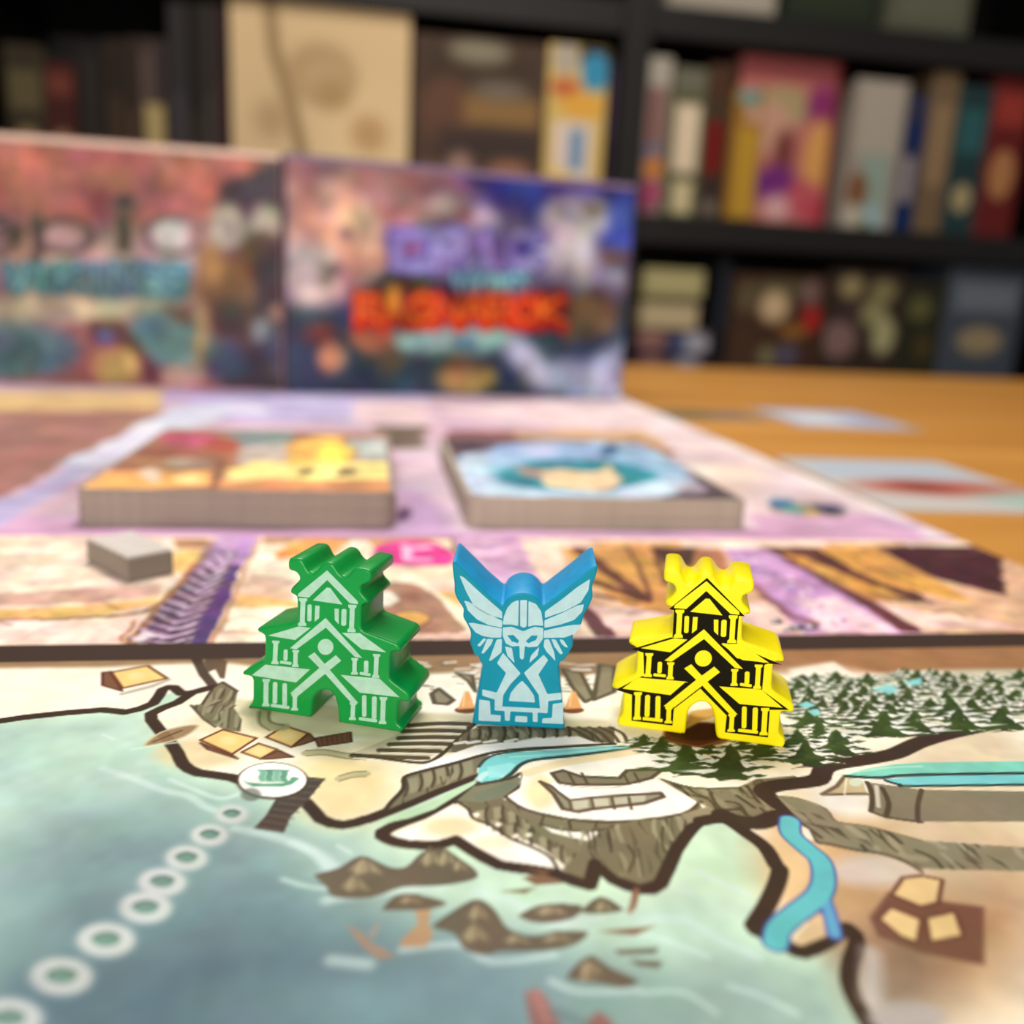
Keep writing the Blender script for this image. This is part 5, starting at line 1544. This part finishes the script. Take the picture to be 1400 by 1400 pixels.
shelf_box('game_box', 'yellow game box with bright blue ball and white panel', GL, 749, 832, 62, 'mid',
          [('e', .28, .08, .22, .10, (186, 178, 166)), ('r', .52, 0, 1, .10, (44, 40, 40), .04), ('e', .78, .15, .24, .12, (64, 152, 196), .03), ('e', .3, .26, .26, .06, (206, 112, 74)), ('e', .6, .36, .36, .08, (240, 182, 80)),
           ('r', .14, .46, .8, .82, (240, 222, 212), .05), ('r', .42, .50, .66, .76, (116, 158, 196), .03), ('e', .25, .86, .3, .1, (250, 216, 110)), ('e', .75, .93, .2, .06, (244, 206, 200))], (226, 196, 116), dy=.012)
shelf_box('game_box', 'thin dark violet box beside the bookcase upright', GL, 833, 843, 80, 'mid', [('r', .1, .1, .9, .5, (74, 52, 92))], (54, 44, 60))
# shelf right of the upright
shelf_box('game_box', 'narrow box striped white, rose, blue, orange and magenta', GR, 886, 919, 77, 'mid',
          [('r', 0, 0, 1, .18, (176, 172, 160), .05), ('r', .1, .2, .7, .55, (136, 96, 96), .06), ('r', 0, .55, .8, .66, (110, 110, 140), .05), ('e', .5, .70, .4, .08, (206, 130, 62)), ('r', .1, .78, .6, .98, (140, 30, 92), .05), ('e', .6, .86, .3, .06, (186, 82, 118))], (150, 136, 124))
shelf_box('game_box', 'grey green box with a tall cream panel on its spine', GR, 920, 967, 92, 'mid',
          [('r', .05, 0, .95, .16, (112, 112, 96), .05), ('r', .12, .24, .86, .70, (234, 216, 188), .05), ('r', .2, .76, .8, .98, (214, 202, 160), .05)], (92, 94, 68))
shelf_box('game_box', 'dark brown box with a red panel on its spine', GR, 968, 1000, 88, 'mid',
          [('r', .1, .02, .9, .22, (82, 56, 42), .05), ('r', .1, .36, .8, .70, (124, 26, 24), .04), ('r', .1, .72, .9, .86, (62, 48, 46), .04), ('e', .5, .93, .4, .05, (116, 108, 100))], (74, 60, 48))
shelf_box('game_box', 'large rose coloured box with fairy-tale picture in purple and gold', GR, 1012, 1150, 80, 'mid',
          [('r', 0, 0, 1, .14, (178, 96, 98), .04), ('e', .45, .28, .3, .12, (176, 158, 118)), ('e', .3, .42, .26, .16, (206, 160, 138)), ('e', .84, .26, .16, .12, (140, 52, 110)), ('e', .85, .6, .14, .26, (222, 166, 96)), ('e', .5, .56, .1, .14, (120, 62, 62)),
           ('e', .45, .76, .22, .12, (120, 48, 128)), ('e', .75, .84, .2, .12, (196, 90, 104)), ('e', .48, .90, .14, .08, (222, 176, 178)), ('e', .9, .92, .1, .08, (190, 70, 86)), ('r', .95, 0, 1, 1, (120, 40, 44), .03)], (190, 118, 110), dy=.03)
shelf_box('game_box', 'slim gold box standing before the rose coloured box', GR, 1003, 1044, 120, 'mid', [('e', .5, .06, .4, .08, (126, 156, 150)), ('r', .2, .3, .95, .98, (192, 152, 54), .06), ('e', .7, .2, .3, .06, (206, 164, 140))], (160, 116, 52), dy=.005, depth=.024)
shelf_box('game_box', 'off white box with teal and brown picture', GR, 1160, 1232, 108, 'mid',
          [('r', .1, .02, .9, .5, (176, 168, 156), .08), ('r', .3, .5, .8, .96, (146, 168, 158), .08), ('e', .25, .74, .2, .12, (128, 86, 58)), ('e', .2, .92, .18, .08, (192, 184, 168)), ('e', .62, .92, .16, .08, (160, 190, 200)), ('e', .48, .98, .08, .03, (96, 110, 50))], (156, 148, 138), yref=210)
shelf_box('game_box', 'navy box with a pale grey panel', GR, 1233, 1262, 128, 'mid', [('r', .1, .2, .9, .4, (24, 44, 96), .05), ('r', .05, .45, .7, .78, (150, 142, 144), .06), ('r', .0, .8, .9, 1, (18, 44, 94), .04)], (52, 54, 82), yref=210)
shelf_box('game_box', 'tan box beside the navy box', GR, 1263, 1300, 96, 'mid', [('r', .1, .2, .9, .7, (146, 122, 92), .06)], (118, 98, 74), yref=210)
shelf_box('game_box', 'dark teal box between the tan and the crimson box', GR, 1301, 1346, 116, 'mid', [('r', .1, .15, .9, .45, (48, 96, 100), .06), ('e', .5, .75, .3, .1, (176, 160, 120))], (38, 62, 66), yref=210)
shelf_box('game_box', 'crimson box beside the dark teal box', GR, 1347, 1400, 104, 'mid', [('r', .1, .1, .9, .3, (156, 60, 52), .06), ('e', .5, .6, .34, .16, (180, 128, 84))], (104, 36, 36), yref=210)
# lower shelf: a pile of flat boxes, then upright ones
zs = [LVL['low'], -0.035, 0.012, 0.060, 0.071, 0.122]
pile = [('plum flat box with blue and white figures, lowest of the pile', (66, 44, 58), [('e', .25, .2, .2, .2, (150, 112, 104)), ('e', .75, .3, .22, .3, (150, 156, 176)), ('e', .5, .5, .2, .2, (66, 74, 116))], (868, 972)),
        ('violet flat box with a pale blue corner in the pile', (84, 62, 72), [('e', .78, .5, .22, .45, (176, 178, 190)), ('e', .2, .4, .2, .4, (160, 118, 108)), ('e', .55, .6, .12, .4, (64, 78, 124))], (868, 978)),
        ('cream flat box in the middle of the pile', (190, 172, 136), [('r', .05, .2, .95, .8, (206, 188, 150), .08)], (872, 958)),
        ('thin olive flat box between the two cream boxes of the pile', (104, 100, 72), [('r', .1, .2, .9, .8, (120, 114, 84), .1)], (874, 956)),
        ('pale yellow green flat box on top of the pile', (172, 164, 116), [('r', .08, .2, .92, .8, (192, 184, 134), .1)], (872, 962))]
for k, (lb, col, pt, (xa, xb)) in enumerate(pile):
    shelf_box('game_box', lb, GB, xa + 6, xb, 0, 'low', pt, col, dy=.02, z0=zs[k], z1=zs[k + 1] - .001, yref=400)
shelf_box('game_box', 'blue black box beside the pile of flat boxes', GB, 980, 996, 352, 'low', [('r', .1, .1, .9, .5, (38, 44, 56), .06)], (28, 30, 36), yref=420)
shelf_box('game_box', 'brown box with cream shield and red patch', GB, 998, 1128, 376, 'low',
          [('e', .15, .18, .1, .12, (104, 92, 66)), ('e', .5, .1, .3, .06, (96, 92, 64)), ('e', .45, .24, .16, .12, (214, 186, 146)), ('e', .82, .12, .1, .1, (130, 104, 100)), ('e', .86, .32, .1, .1, (186, 40, 40)), ('e', .68, .42, .14, .05, (164, 112, 50)),
           ('e', .42, .62, .1, .08, (132, 126, 92)), ('e', .64, .60, .12, .08, (92, 88, 112)), ('r', .02, .4, .3, .9, (78, 56, 42), .1)], (70, 48, 36), yref=430)
shelf_box('game_box', 'dark box with olive and cream blossoms', GB, 1130, 1232, 370, 'low',
          [('e', .28, .12, .16, .08, (160, 146, 104)), ('e', .72, .14, .18, .08, (140, 132, 92)), ('e', .62, .30, .2, .1, (148, 144, 100)), ('e', .8, .46, .16, .14, (176, 172, 128)), ('e', .2, .5, .24, .14, (136, 106, 104)), ('e', .3, .3, .16, .08, (70, 54, 54))], (56, 44, 38), yref=430)
shelf_box('game_box', 'moss green box beside the blossom box', GB, 1234, 1290, 386, 'low', [('e', .4, .2, .3, .1, (96, 96, 60)), ('e', .6, .5, .2, .1, (80, 66, 40))], (46, 46, 32), yref=430)
shelf_box('game_box', 'grey blue box beside the moss green box', GB, 1291, 1398, 366, 'low', [('r', .1, .1, .9, .3, (112, 122, 134), .06), ('e', .5, .5, .3, .1, (156, 140, 110))], (70, 78, 90), yref=430)
# upper shelf: only the feet of these show
shelf_box('game_box', 'pale grey wide box standing on the upper shelf', GT, 912, 1062, 0, 'top', [('r', .05, .1, .95, .95, (168, 162, 150), .05)], (150, 144, 134), z1=0.80, yref=5)
shelf_box('game_box', 'dark green box on the upper shelf beside the pale one', GT, 1075, 1200, 0, 'top', [('r', .1, .1, .9, .9, (44, 54, 40), .05)], (38, 46, 36), z1=0.78, yref=5)
shelf_box('game_box', 'grey green box at the end of the upper shelf', GT, 1215, 1330, 0, 'top', [('r', .1, .1, .9, .9, (96, 100, 84), .05)], (82, 86, 72), z1=0.76, yref=5)
